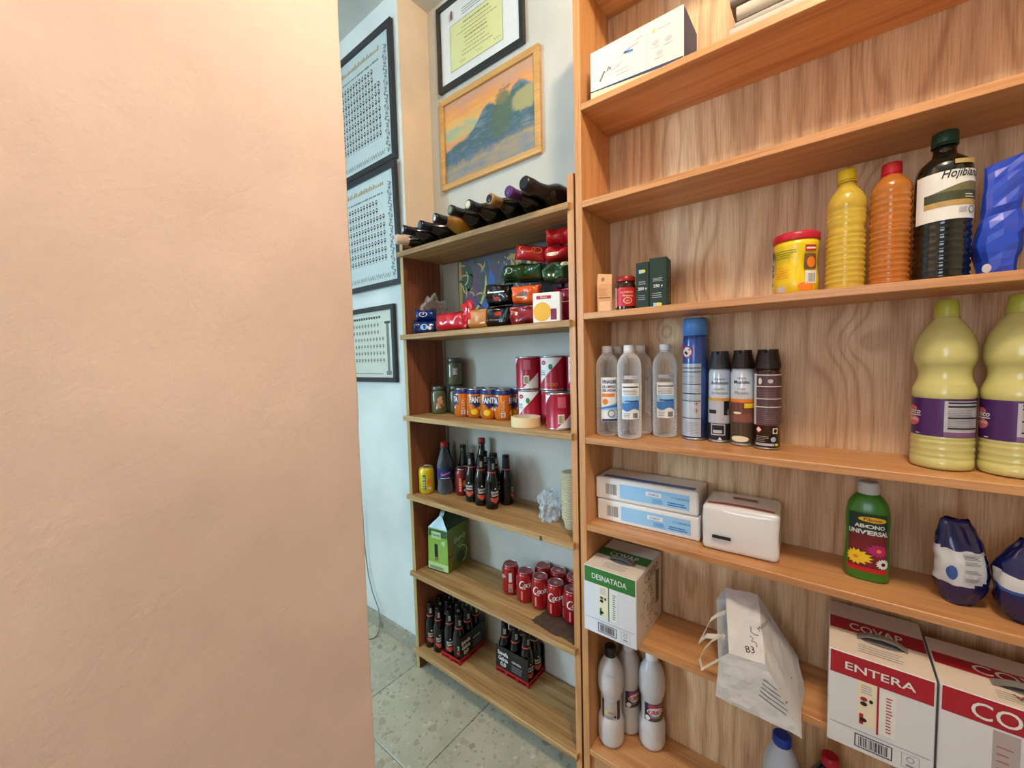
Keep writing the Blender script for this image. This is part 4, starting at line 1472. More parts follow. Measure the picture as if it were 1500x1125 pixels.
def arc(cx, cy, rx, ry, a0, a1, n=12):
    return [(cx + rx * math.cos(math.radians(a0 + (a1 - a0) * i / n)), cy + ry * math.sin(math.radians(a0 + (a1 - a0) * i / n))) for i in range(n + 1)]


def cola_print(P):
    for s0 in (0.0, 0.104):
        def S(pts, w):
            q = [(s0 - 0.030 + x + 0.25 * (y - 0.07), y + 0.10 * x) for x, y in pts]
            P.stroke(q, w, m_paper, 1)
        C_ = arc(0.010, 0.074, 0.0085, 0.0125, 35, 320, 18)
        S(C_, [0.0012 + 0.0032 * math.sin(PI * i / 18) for i in range(19)])
        S([(0.0035, 0.063), (0.012, 0.058), (0.026, 0.057), (0.044, 0.060)], [0.001, 0.003, 0.0026, 0.0008])
        for cx in (0.0235, 0.034, 0.045):
            if cx == 0.034:
                S(arc(cx, 0.069, 0.0042, 0.0058, 50, 320), [0.001 + 0.0022 * math.sin(PI * i / 12) for i in range(13)])
            else:
                S(arc(cx, 0.069, 0.0042, 0.0058, 0, 360), 0.0024)
        S([(0.0492, 0.075), (0.0494, 0.066), (0.052, 0.064)], 0.0022)
        S([(0.053, 0.069), (0.057, 0.069)], 0.002)
        P.lines(s0 - 0.022, s0 - 0.016, 0.016, 0.050, 1, mat('pale_red_print', (214, 130, 130), 0.4), 1, 1.0)
    P.rect(-0.064, 0.055, -0.052, 0.092, m_paper, 0)
    P.rect(-0.066, 0.016, -0.050, 0.05, mat('pale_red_print', (214, 130, 130), 0.4), 0)
    P.rect(-0.064, 0.018, -0.053, 0.032, m_grey, 1)


c0 = None
for x, y, r_, w_ in [(-0.376, 0.120, 1.7, 'standing alone to the left of the group'), (-0.299, 0.112, 0.15, 'front row, first from the left'), (-0.2305, 0.110, 0.05, 'front row, second from the left'),
                     (-0.162, 0.108, 0.0, 'front row, third from the left'), (-0.0935, 0.106, 0.3, 'front row, half hidden by the right upright'),
                     (-0.266, 0.182, 0.5, 'back row, first from the left'), (-0.197, 0.182, 0.8, 'back row, second from the left'), (-0.128, 0.180, 0.2, 'back row, third from the left')]:
    lb = 'red cola can on the fifth board, ' + w_
    if c0 is None:
        c0 = can('cola_can', lb, 'can', 'red cola cans on the fifth board', x, y, z5, face(x, y) + r_, m_coke, m_alu, cola_print)
    else:
        dup(c0, (x, y, z5 + 0.0005 + (0.0012 if x > -0.24 else 0)), face(x, y) + r_, lb)

# ------------------------------------------------------------------ lowest board: beer packs
z6 = LT[5]
G6 = 'beer bottles on the lowest board'
ords = ['front', 'middle', 'rear']
for i, x in enumerate((-0.781, -0.7275)):
    for j, y in enumerate((0.048, 0.104, 0.160)):
        beer('loose black beer bottle on the lowest board, %s row, %s' % (ords[j], 'against the left upright' if i == 0 else 'beside the left red tray'), x, y, z6, face(x, y) + (0.1 if j == 0 else 0.7 * i), G6)
m_tray = mat('red_tray_plastic', (176, 34, 36), 0.4)
m_sleeve = mat('black_sleeve_card', (20, 20, 22), 0.35, coat=0.3)


def beer_pack(lab_tray, where, cx, cy, rz, nx, ny):
    t = thing('beer_carrier', lab_tray, 'bottle carrier', (cx, cy, z6 + 0.0006), rz)
    s = 0.0535
    hx, hy = nx * s / 2, ny * s / 2
    box('tray_floor', (-hx, hx, -hy, hy, 0, 0.003), m_tray, t)
    for sy in (-1, 1):
        box('tray_rail', (-hx, hx, sy * (hy + 0.001) - 0.001, sy * (hy + 0.001) + 0.001, 0.014, 0.023), m_tray, t)
        for k in range(nx + 1):
            xx = -hx + k * s
            box('tray_foot', (max(-hx, xx - 0.006), min(hx, xx + 0.006), sy * (hy + 0.001) - 0.001, sy * (hy + 0.001) + 0.001, 0, 0.014), m_tray, t)
    for sx in (-1, 1):
        box('tray_rail', (sx * (hx + 0.001) - 0.001, sx * (hx + 0.001) + 0.001, -hy, hy, 0.014, 0.023), m_tray, t)
        for k in range(ny + 1):
            yy = -hy + k * s
            box('tray_foot', (sx * (hx + 0.001) - 0.001, sx * (hx + 0.001) + 0.001, max(-hy, yy - 0.006), min(hy, yy + 0.006), 0, 0.014), m_tray, t)
    # card sleeve: two long walls, open ends
    long_x = nx >= ny
    for s_ in (-1, 1):
        if long_x:
            w = box('sleeve_wall', (-hx, hx, s_ * (hy + 0.0005) - 0.0006, s_ * (hy + 0.0005) + 0.0006, 0.0235, 0.112), m_sleeve, t)
        else:
            w = box('sleeve_wall', (s_ * (hx + 0.0005) - 0.0006, s_ * (hx + 0.0005) + 0.0006, -hy, hy, 0.0235, 0.112), m_sleeve, t)
        if (long_x and s_ == -1) or (not long_x and s_ == 1):
            P = Print()
            a = -hx if long_x else -hy
            P.text(a + 0.012, 0.078, 'Estrella', 0.022, m_paper, 1, 'L', bold=0.03, width=0.052)
            P.text(a + 0.014, 0.056, 'Galicia', 0.022, m_paper, 1, 'L', bold=0.03, width=0.048)
            P.text(a + 0.024, 0.034, '0,0', 0.022, m_paper, 1, 'L', bold=0.03, width=0.028)
            P.text(a + 0.082, 0.068, 'CERVEZA', 0.011, m_paper, 1, 'L', bold=0.02)
            P.lines(a + 0.08, a + 0.135, 0.034, 0.062, 3, m_grey, 1, 0.5, 9)
            P.build('print', w, front(-hy - 0.0011) if long_x else right(hx + 0.0011))
    c, sn = math.cos(rz), math.sin(rz)
    for i in range(nx):
        for j in range(ny):
            lx, ly = -hx + s * (i + 0.5), -hy + s * (j + 0.5)
            x, y = cx + lx * c - ly * sn, cy + lx * sn + ly * c
            if long_x:
                w_ = 'in the right-hand red carrier, %s row, %s' % (['front', 'back'][j], ['left', 'middle', 'right'][i])
            else:
                w_ = 'in the left-hand red carrier, %s row, %s' % (ords[j], ['left', 'right'][i])
            beer('black beer bottle ' + w_, x, y, z6 + 0.0036, face(x, y) + 0.3 * i, G6)


beer_pack('red plastic beer carrier with black card sleeve, left of the lowest board', '', -0.6425, 0.1115, 0.03, 2, 3)
beer_pack('red plastic beer carrier with black card sleeve, right of the lowest board', '', -0.372, 0.160, 0.0, 3, 2)
#PART3

# ------------------------------------------------------------------ bookcase, top compartment
t = thing('appliance_box', 'white cardboard box with a drawing and slanted navy stripe on the highest visible shelf', 'box', (0.0, 0.0, TT[0] + 0.0006))
m_cardw = mat('white_card', (236, 228, 210), 0.55)
m_cardb = mat('slate_blue_card', (52, 62, 98), 0.5)
box('box_body', (0.047, 0.296, 0.012, 0.132, 0, 0.128), m_cardw, t, 0.0015)
P = Print()
P.rect(0.0, 0.0, 0.247, 0.021, mat('ivory_card', (244, 226, 172), 0.55), 0, 1)
P.poly([(0.0, 0.021), (0.0, 0.0235), (0.247, 0.0085), (0.247, 0.0)], m_cardb, 2)
P.poly([(0.0, 0.0235), (0.0, 0.126), (0.247, 0.126), (0.247, 0.0085)], m_cardw, 1)
m_pale = mat('pale_grey_print', (186, 184, 192), 0.6)
P.poly([(0.04, 0.055), (0.10, 0.115), (0.115, 0.085), (0.07, 0.045)], mat('faint_grey_print', (214, 208, 206), 0.6), 2)
P.stroke([(0.028, 0.040), (0.042, 0.062)], 0.005, m_grey, 3)
P.stroke([(0.098, 0.084), (0.122, 0.080)], 0.006, m_blue, 3)
P.stroke([(0.050, 0.058), (0.054, 0.068), (0.060, 0.060)], 0.003, m_grey, 3)
rnd = random.Random(2)
for i in range(9):
    x, z = 0.04 + 0.012 * i * 0.9, 0.05 + 0.006 * i + rnd.uniform(-0.008, 0.008)
    P.stroke([(x, z), (x + 0.022, z + 0.004)], 0.0018, m_pale, 3)
P.lines(0.075, 0.125, 0.035, 0.055, 2, m_pale, 3, 0.2, 2)
P.rect(0.158, 0.03, 0.1592, 0.112, m_pale, 3, 1)
P.ell(0.176, 0.100, 0.005, 0.005, mat('olive_dot_print', (204, 196, 130), 0.6), 3)
P.lines(0.184, 0.22, 0.098, 0.103, 1, m_pale, 3, 0.4)
for cx, cz in ((0.180, 0.070), (0.212, 0.066), (0.190, 0.042)):
    P.ell(cx, cz, 0.009, 0.006, m_pale, 3)
    P.rect(cx - 0.012, cz - 0.012, cx + 0.012, cz - 0.010, m_pale, 3, 1)
P.build('print', t, front(0.012, 0.048, 0.001))
Print().rect(0, 0, 0.118, 0.126, m_cardb, 0, 1).ell(0.035, 0.03, 0.012, 0.010, mat('dark_navy_card', (36, 42, 70), 0.5), 1).build('side_print', t, right(0.296, 0.013, 0.001))
t = tag(box('flat_carton', (0.299, 0.324, 0.110, 0.150, TT[0] + 0.0006, TT[0] + 0.055), mat('pale_grey_card', (196, 198, 206), 0.5), None, 0.002), 'small pale grey carton just behind the white box with the drawing', 'carton')

m_news = [mat('newsprint_%d' % i, c, 0.75, var=0.1, scale=12) for i, c in enumerate([(188, 178, 164), (164, 158, 152), (198, 188, 172), (152, 142, 132), (182, 176, 170)])]
zz = TT[0]
hs = [0.028, 0.018, 0.030, 0.020, 0.034, 0.026]
lbn = ['lowest thick beige', 'thin grey second', 'beige third', 'thin brownish fourth', 'thick fifth', 'grey topmost']
for i, h in enumerate(hs):
    bm = bmesh.new()
    x0, x1 = 0.400 + 0.006 * ((i * 7) % 3) - 0.006, 0.72 + 0.01 * (i % 3)
    y0 = 0.018 + 0.008 * ((i * 5) % 3)
    n = 18
    prof = []
    for k in range(n + 1):
        a = -PI / 2 + PI * k / n
        prof.append((y0 + h * 0.45 * (1 - math.cos(a)), h / 2 + h / 2 * math.sin(a)))
    prof = [(0.178, 0.0)] + prof + [(0.178, h)]
    va = [bm.verts.new((x0, p[0], p[1])) for p in prof]
    vb = [bm.verts.new((x1, p[0], p[1])) for p in prof]
    for k in range(len(prof)):
        k2 = (k + 1) % len(prof)
        bm.faces.new((va[k], va[k2], vb[k2], vb[k]))
    bm.faces.new(va[::-1])
    bm.faces.new(vb)
    o = tag(bm_obj('folded_newspaper', bm, m_news[i % 5]), lbn[i] + ' folded newspaper in the pile on the highest visible shelf', 'newspaper', 'folded newspapers on the highest visible shelf')
    o.location = (0, 0, zz + 0.0006)
    zz += h + 0.0008

# ------------------------------------------------------------------ bookcase, third shelf: jar, boxes, oils
zA = TT[2]
m_kraft = mat('peach_paper_bag', (226, 176, 128), 0.6, var=0.15, scale=50, bump=0.3, bscale=80)
t = thing('paper_packet', 'small peach paper packet with a folded top at the left end of the shelf', 'packet', (0.055, 0.070, zA + 0.0006), 0.42)
v = [(-0.020, -0.014, 0), (0.020, -0.014, 0), (0.020, 0.014, 0), (-0.020, 0.014, 0), (-0.021, -0.014, 0.085), (0.021, -0.014, 0.085), (0.021, 0.014, 0.085), (-0.021, 0.014, 0.085),
     (-0.019, -0.004, 0.118), (0.022, -0.003, 0.114), (0.022, 0.003, 0.114), (-0.019, 0.004, 0.118)]
f = [(3, 2, 1, 0), (0, 1, 5, 4), (1, 2, 6, 5), (2, 3, 7, 6), (3, 0, 4, 7), (4, 5, 9, 8), (5, 6, 10, 9), (6, 7, 11, 10), (7, 4, 8, 11), (8, 9, 10, 11)]
pydata('paper_body', v, f, m_kraft, t)
Print().rect(-0.016, 0.006, 0.016, 0.034, mat('pale_peach_print', (238, 204, 170), 0.6), 0, 1).rect(-0.017, 0.044, 0.017, 0.046, m_brown, 1, 1).lines(-0.014, 0.01, 0.052, 0.075, 4, mat('faint_brown_print', (202, 150, 108), 0.6), 1, 0.3).build('print', t, front(-0.0141))
Print().ell(-0.004, 0.100, 0.005, 0.006, m_grey, 0).build('emblem', t, lambda s, tt, o: (s, -0.014 + 0.010 * (tt - 0.085) / 0.032 - 0.0006 - o, tt))

t = thing('preserve_jar', 'small glass jar with red lid and red label next to the peach packet', 'jar', (0.118, 0.075, zA + 0.0006), face(0.118, 0.075))
lathe('glass_body', [(0.024, 0), (0.028, 0.002), (0.0285, 0.008), (0.0285, 0.072), (0.026, 0.080), (0.0245, 0.086)], mat('dark_brown_preserve', (48, 18, 12), 0.08, coat=0.7), t, 26)
lathe('lid', [(0.0268, 0.084), (0.0272, 0.086), (0.0272, 0.097), (0.025, 0.099)], mat('worn_red_lid', (150, 40, 34), 0.35, 0.3), t, 26)
P = Print()
P.rect(-0.034, 0.014, 0.034, 0.066, m_red, 0, 16).text(0.004, 0.050, 'LA CHINATA', 0.008, m_cream, 2, width=0.034).text(0.006, 0.040, 'Pimenton', 0.009, m_cream, 2, shear=0.3, width=0.03)
P.ring(0.006, 0.029, 0.011, 0.0016, m_cream, 2, ry=0.008).text(0.006, 0.026, '1975', 0.006, m_cream, 2)
P.rect(-0.0345, 0.012, -0.030, 0.068, m_paper, 1)
P.build('paper_label', t, cyl(0.0287))

m_gbox = mat('dark_green_carton_board', (18, 44, 30), 0.55)


def green_box(label, x0, x1, y0, y1, h, flip):
    t = thing('tea_carton', label, 'box', ((x0 + x1) / 2, y0, zA + 0.0006), 0.12, 'dark green cartons')
    w = (x1 - x0) / 2
    box('carton_body', (-w, w, 0, y1 - y0, 0, h), m_gbox, t, 0.001)
    P = Print()
    zi = h - 0.030 if not flip else 0.006
    P.rect(-w * 0.55, zi, w * 0.05, zi + 0.010, m_sky, 0, 1).ell(w * 0.15, zi + 0.005, w * 0.30, 0.005, m_yel, 1)
    P.lines(-w * 0.6, w * 0.6, h * 0.54, h * 0.62, 3, m_pale, 1, 0.3, 3)
    P.text(0, h * 0.42, '250 g', 0.011, m_paper, 2, bold=0.02)
    P.lines(-w * 0.7, w * 0.7, h * 0.22, h * 0.34, 3, m_pale, 1, 0.22, 5)
    P.build('print', t, front(0))
    P = Print()
    for i in range(7):
        P.ell(0.03 + 0.006 * math.sin(i * 2.3), h * (0.2 + 0.09 * i), 0.008, 0.005, mat('olive_leaf_print', (92, 92, 52), 0.5), i % 2)
    P.build('side_print', t, right(w))


green_box('narrow dark green carton beside the red-labelled jar', 0.152, 0.188, 0.070, 0.118, 0.132, False)
green_box('wider dark green carton with an olive patterned side', 0.191, 0.237, 0.068, 0.128, 0.138, True)

t = thing('cocoa_canister', 'yellow cocoa canister with a red lid and pinched waist', 'canister', (0.523, 0.075, zA + 0.0006), face(0.523, 0.075) - 0.25)
R = 0.043
lathe('canister_body', [(R - 0.004, 0), (R, 0.004), (R, 0.03), (R - 0.003, 0.055), (R - 0.004, 0.07), (R - 0.002, 0.088), (R, 0.105), (R, 0.118)], mat('yellow_canister_plastic', (236, 206, 30), 0.35, coat=0.3), t, 32)
lathe('lid', [(R + 0.0012, 0.117), (R + 0.0018, 0.119), (R + 0.0018, 0.131), (R - 0.001, 0.135)], mat('raspberry_lid', (188, 28, 52), 0.35), t, 32)
P = Print()
m_cocoay = mat('cocoa_yellow_print', (244, 216, 40), 0.4)
P.lines(-0.030, 0.012, 0.080, 0.100, 4, m_green, 2, 0.25, 2)
P.lines(-0.030, 0.000, 0.036, 0.064, 5, m_orange, 2, 0.25, 7)
P.rect(0.028, 0.090, 0.052, 0.103, m_red, 1).rect(0.030, 0.094, 0.050, 0.098, m_paper, 2)
P.rect(0.026, 0.052, 0.052, 0.084, m_brown, 1).ell(0.040, 0.066, 0.009, 0.012, m_orange, 2)
P.rect(0.028, 0.020, 0.054, 0.048, m_paper, 1).bars(0.034, 0.024, 0.050, 0.042, 9, m_grey, 2)
P.ell(0.030, 0.014, 0.016, 0.010, m_orange, 1)
P.rect(-0.030, 0.006, -0.008, 0.018, m_pale, 1)
P.build('front_print', t, cyl(R + 0.0004))
P = Print()
P.ell(-0.048, 0.090, 0.008, 0.012, m_navy, 1)
P.text(-0.056, 0.05, 'Cao', 0.03, m_ink, 2, bold=0.03, rot=PI / 2)
P.build('name_print', t, cyl(R + 0.0004))


def ribbed(z0, z1, R, n, d=0.0016):
    out = []
    for i in range(n):
        a = z0 + (z1 - z0) * i / n
        s = (z1 - z0) / n
        out += [(R - d, a), (R, a + s * 0.35), (R, a + s * 0.65)]
    out.append((R - d, z1))
    return out


def oil_bottle(name, label, x, y, R, h, glass, cap, neckr=0.0135, waist=True):
    t = thing(name, label, 'bottle', (x, y, zA + 0.0006), face(x, y))
    pf = [(R * 0.75, 0), (R * 0.96, 0.002), (R, 0.008)] + ribbed(0.012, h * 0.46, R, 9, 0.0024) + [(R, h * 0.47)]
    if waist:
        pf += [(R * 0.90, h * 0.50), (R * 0.90, h * 0.53), (R * 1.0, h * 0.56)] + ribbed(h * 0.57, h * 0.66, R, 2) + [(R, h * 0.67), (R * 0.97, h * 0.74), (R * 0.8, h * 0.80), (R * 0.55, h * 0.85), (neckr, h * 0.89), (neckr, h - 0.02)]
    else:
        pf += (ribbed(h * 0.48, h * 0.74, R, 5, 0.0022) + [(R, h * 0.76), (R * 0.95, h * 0.81), (R * 0.72, h * 0.86), (neckr + 0.004, h * 0.89), (neckr, h * 0.91), (neckr, h - 0.02)] if neckr < 0.015 else
               [(R, h * 0.70), (R * 0.97, h * 0.745), (R * 0.86, h * 0.785), (R * 0.66, h * 0.815), (neckr + 0.002, h * 0.84), (neckr, h * 0.87), (neckr + 0.001, h - 0.02)])
    lathe('bottle_body', pf, glass, t, 32)
    ch = 0.022
    bm_ = lathe('cap', [(neckr + 0.0022, h - ch), (neckr + 0.0028, h - ch + 0.001), (neckr + 0.0024, h - 0.002), (neckr + 0.001, h)], cap, t, 24)
    lathe('neck_ring', [(neckr + 0.003, h - ch - 0.004), (neckr + 0.003, h - ch - 0.001)], cap, t, 24)
    return t


m_oil = mat('yellow_oil_plastic', (255, 222, 92), 0.05, var=0.04, trans=0.5, ior=1.2, coat=0.8)
m_amb = mat('amber_oil_plastic', (228, 144, 62), 0.05, var=0.05, trans=0.5, ior=1.2, coat=0.8)
oil_bottle('oil_bottle', 'ribbed bottle of bright yellow oil with a yellow cap', 0.610, 0.078, 0.0345, 0.252, m_oil, mat('yellow_cap_plastic', (240, 206, 30), 0.35))
oil_bottle('oil_bottle', 'ribbed bottle of amber liquid with a red cap', 0.679, 0.072, 0.0325, 0.243, m_amb, mat('bright_red_cap', (196, 30, 44), 0.35), waist=False)
# big dark olive oil bottle
m_dgl = mat('near_black_green_plastic', (12, 20, 16), 0.08, coat=0.8)
t = oil_bottle('oil_bottle', 'large near-black olive oil bottle with green cap and white landscape label', 0.7525, 0.074, 0.0400, 0.278, m_dgl, mat('dark_green_cap', (24, 62, 42), 0.4), 0.016, False)
R = 0.0404
P = Print()
P.rect(-0.052, 0.108, 0.052, 0.196, m_paper, 0, 20)
m_h1 = mat('olive_hill_print', (112, 110, 74), 0.5, var=0.35, scale=120)
m_h2 = mat('dark_grove_print', (64, 70, 46), 0.5, var=0.4, scale=160)
m_h3 = mat('straw_field_print', (186, 152, 92), 0.5, var=0.25, scale=120)
P.rect(-0.036, 0.132, 0.050, 0.142, m_h3, 1, 14).rect(-0.036, 0.142, 0.050, 0.158, m_h2, 1, 14)
for i in range(14):
    a, b = -0.036 + 0.086 * i / 14, -0.036 + 0.086 * (i + 1) / 14
    P.poly([(a, 0.158), (b, 0.158), (b, 0.166 + 0.008 * math.sin(b * 45)), (a, 0.166 + 0.008 * math.sin(a * 45))], m_h1, 1)
P.text(0.020, 0.183, 'Hojiblanca', 0.021, m_ink, 2, shear=0.35, bold=0.01, width=0.066)
P.rect(0.004, 0.206, 0.040, 0.214, mat('gold_seal_print', (190, 164, 104), 0.4), 0, 8)
P.lines(0.020, 0.040, 0.145, 0.154, 2, m_paper, 2, 0.3)
P.ring(0.034, 0.1235, 0.006, 0.002, m_grey, 2)
P.rect(0.012, 0.119, 0.024, 0.128, m_pale, 2)
P.build('paper_label', t, cyl(R, 0, 0.25))
# blue bag
m_bluebag = mat('glossy_blue_pouch', (40, 72, 190), 0.22, var=0.12, scale=25, bump=0.35, bscale=30, coat=0.5)
t = thing('blue_pouch', 'bright blue plastic pouch with a folded-over top next to the olive oil', 'pouch', (0.8225, 0.070, zA + 0.0006), 0.05)
v, f = [], []
nz_, na = 15, 12
for j in range(nz_ + 1):
    s = j / nz_
    zc = 0.205 * s
    wx = 0.027 * (1 - 0.10 * math.cos(s * 9)) * (1.0 if s < 0.9 else 1.0)
    wy = 0.026 * max(0.05, (1 - s ** 2.2)) * (1 - 0.35 * math.exp(-((s - 0.52) / 0.05) ** 2)) + 0.0015
    wx *= 1 - 0.10 * math.exp(-((s - 0.52) / 0.06) ** 2)
    for i in range(na):
        a = 2 * PI * i / na
        ca, sa = math.cos(a), math.sin(a)
        x = wx * math.copysign(abs(ca) ** 0.7, ca)
        y = wy * math.copysign(abs(sa) ** 0.8, sa)
        q = Vector((x * 40, y * 40, zc * 30))
        x += 0.0045 * noise.noise(q) + 0.010 * s * s
        y += 0.0060 * noise.noise(q * 1.3 + Vector((5, 3, 1)))
        v.append((x, y, zc + (0.010 * ca * s if s > 0.5 else 0)))
for j in range(nz_):
    for i in range(na):
        i2 = (i + 1) % na
        f.append((j * na + i, j * na + i2, (j + 1) * na + i2, (j + 1) * na + i))
f.append(tuple(range(na - 1, -1, -1)))
f.append(tuple(nz_ * na + i for i in range(na)))
pydata('pouch_body', v, f, m_bluebag, t, False)
Print().ell(-0.018, 0.012, 0.006, 0.008, m_pale, 0).build('mark', t, lambda s, tt, o: (s, -0.0285 - o, tt))
# dark jar at the right edge
t = thing('dark_jar', 'dark round jar at the right-hand edge behind the blue pouch', 'jar', (0.908, 0.105, zA + 0.0006))
lathe('glass_body', [(0.03, 0), (0.037, 0.003), (0.038, 0.01), (0.038, 0.12), (0.033, 0.135), (0.029, 0.142)], mat('dark_blue_brown_jar', (38, 34, 46), 0.15, coat=0.5), t, 26)
lathe('lid', [(0.031, 0.142), (0.032, 0.144), (0.032, 0.158), (0.030, 0.160)], m_cap, t, 26)

# ------------------------------------------------------------------ fourth shelf: vinegar, aerosols, cream bottles
zB = TT[3]
m_vin = clear_mat('clear_ribbed_plastic', (254, 253, 251), (246, 245, 243), 0.36, 0.06, 0.04)


def vinegar(label, x, y, rz, kind, protos={}):
    if kind in protos:
        return dup(protos[kind], (x, y, zB + 0.0006), rz, label)
    t = thing('vinegar_bottle', label, 'bottle', (x, y, zB + 0.0006), rz, 'clear cleaning vinegar bottles')
    R = 0.0345
    pf = [(R * 0.7, 0.0), (R * 0.92, 0.002), (R, 0.010)] + ribbed(0.014, 0.078, R, 7, 0.002) + ribbed(0.080, 0.178, R, 9, 0.0012) + [(R, 0.186), (R * 0.995, 0.202), (R * 0.95, 0.216), (R * 0.84, 0.229), (R * 0.64, 0.239), (0.0160, 0.2445), (0.0125, 0.248), (0.0125, 0.252)]
    lathe('plastic_body', pf, m_vin, t, 32)
    lathe('cap', [(0.0150, 0.250), (0.0156, 0.251), (0.0152, 0.267), (0.0135, 0.269)], m_capw, t, 24)
    lathe('neck_ring', [(0.0165, 0.2465), (0.0165, 0.249)], m_capw, t, 24)
    P = Print()
    if kind == 'front':
        P.rect(-0.025, 0.045, 0.025, 0.176, m_paper, 0, 12)
        P.text(0, 0.158, 'VINAGRE', 0.014, m_navy, 2, bold=0.03, width=0.043)
        P.text(0, 0.145, 'DE LIMPIEZA', 0.010, m_navy, 2, bold=0.02, width=0.040)
        P.text(0, 0.134, 'DEL HOGAR', 0.010, m_navy, 2, bold=0.02, width=0.040)
        P.rect(-0.022, 0.118, 0.016, 0.128, m_orange, 1).ell(-0.012, 0.104, 0.008, 0.009, m_orange, 1)
        for i in range(8):
            a, b = -0.025 + 0.05 * i / 8, -0.025 + 0.05 * (i + 1) / 8
            P.poly([(a, 0.078), (b, 0.078), (b, 0.086 + 0.3 * (b + 0.025)), (a, 0.086 + 0.3 * (a + 0.025))], m_sky, 1)
            P.poly([(a, 0.082 + 0.12 * (a + 0.025)), (b, 0.082 + 0.12 * (b + 0.025)), (b, 0.086 + 0.2 * (b + 0.025)), (a, 0.086 + 0.2 * (a + 0.025))], m_blue, 2)
        P.ring(0.006, 0.068, 0.010, 0.003, m_grey, 2).ell(0.012, 0.06, 0.006, 0.005, m_sky, 2)
        P.rect(-0.022, 0.046, 0.024, 0.052, m_navy, 2)
    else:
        P.rect(-0.025, 0.058, 0.025, 0.160, m_paper, 0, 12)
        P.rect(-0.022, 0.148, 0.022, 0.151, m_ink, 2).lines(-0.021, 0.020, 0.128, 0.145, 4, m_grey, 2, 0.3, 4)
        P.rect(-0.0245, 0.098, 0.0245, 0.124, m_sky, 1)
        for i in range(10):
            a, b = -0.0245 + 0.049 * i / 10, -0.0245 + 0.049 * (i + 1) / 10
            P.poly([(a, 0.084 + 0.004 * math.sin(a * 160)), (b, 0.084 + 0.004 * math.sin(b * 160)), (b, 0.108 + 0.004 * math.sin(b * 90)), (a, 0.108 + 0.004 * math.sin(a * 90))], m_blue, 2)
        P.rect(-0.016, 0.108, 0.020, 0.111, m_navy, 3)
        P.rect(0.006, 0.062, 0.020, 0.076, m_grey, 2).lines(-0.02, 0.002, 0.064, 0.078, 3, m_grey, 2, 0.3, 6)
        P.rect(-0.018, 0.172, 0.024, 0.182, m_pale, 0)
    P.build('paper_label', t, cyl(R + 0.0003))
    protos[kind] = t
    return t


vinegar('clear vinegar bottle with the large VINAGRE label against the left side panel', 0.0575, 0.078, face(0.0575, 0.078) + 0.15, 'front')
vinegar('clear vinegar bottle with a back label, nearest the shelf edge', 0.131, 0.066, face(0.131, 0.066) + 0.1, 'back')
vinegar('clear vinegar bottle with a back label next to the blue spray can', 0.209, 0.140, face(0.209, 0.14) + 0.05, 'back')
vinegar('clear vinegar bottle in the back row behind the VINAGRE label bottle', 0.0575, 0.150, face(0.0575, 0.15) + 1.5, 'back')
vinegar('clear vinegar bottle in the back row behind the foremost bottle', 0.1315, 0.150, face(0.1315, 0.15) + 2.0, 'back')


def aerosol(label, x, y, R, h, mbody, mcap, deco, caph, square=False):
    t = thing('spray_can', label, 'spray can', (x, y, zB + 0.0006), face(x, y), 'aerosol spray cans')
    lathe('base_rim', [(R * 0.9, 0), (R + 0.0006, 0.001), (R + 0.0006, 0.004), (R, 0.0055)], m_steel, t, 30)
    lathe('can_body', [(R, 0.0055), (R, h - caph - 0.012), (R - 0.002, h - caph - 0.006), (R * 0.90, h - caph)], mbody, t, 30)
    if square:
        lathe('cap', [(R * 0.99, h - caph - 0.002), (R * 0.99, h - caph * 0.3), (R * 0.92, h - 0.006), (R * 0.86, h)], mcap, t, 30)
    else:
        # cap tapers, its rim rises at the back and opens at the front over the nozzle
        n = 30
        v, f = [], []
        ring = [(R * 0.99, 0.0), (R * 0.99, caph * 0.22), (R * 0.90, caph * 0.50), (R * 0.80, caph * 0.80), (R * 0.78, caph)]
        for r_, zz_ in ring:
            for i in range(n):
                a = 2 * PI * i / n
                fz = zz_
                if zz_ > caph * 0.9:
                    fz = zz_ * (0.80 + 0.20 * (0.5 + 0.5 * math.copysign(1, abs(math.sin(a * 2 + 0.4)) - 0.45)))
                v.append((r_ * math.cos(a), r_ * math.sin(a), h - caph + fz))
        L = len(ring)
        for i in range(n):
            a = 2 * PI * i / n
            v.append((R * 0.66 * math.cos(a), R * 0.66 * math.sin(a), v[(L - 1) * n + i][2]))
        for i in range(n):
            a = 2 * PI * i / n
            v.append((R * 0.60 * math.cos(a), R * 0.60 * math.sin(a), h - caph * 0.55))
        for j in range(L + 1):
            for i in range(n):
                i2 = (i + 1) % n
                f.append((j * n + i, j * n + i2, (j + 1) * n + i2, (j + 1) * n + i))
        f.append(tuple((L + 1) * n + i for i in range(n)))
        pydata('cap', v, f, mcap, t, False)
        lathe('nozzle', [(0.006, h - caph * 0.56), (0.006, h - caph * 0.25), (0.004, h - caph * 0.2)], mcap, t, 12)
    P = Print()
    deco(P, R, h)
    P.build('print', t, cyl(R))
    return t


m_spb = mat('medium_blue_can', (58, 92, 168), 0.25, 0.2, coat=0.4)
m_spcap = mat('sky_blue_cap', (84, 142, 214), 0.35)


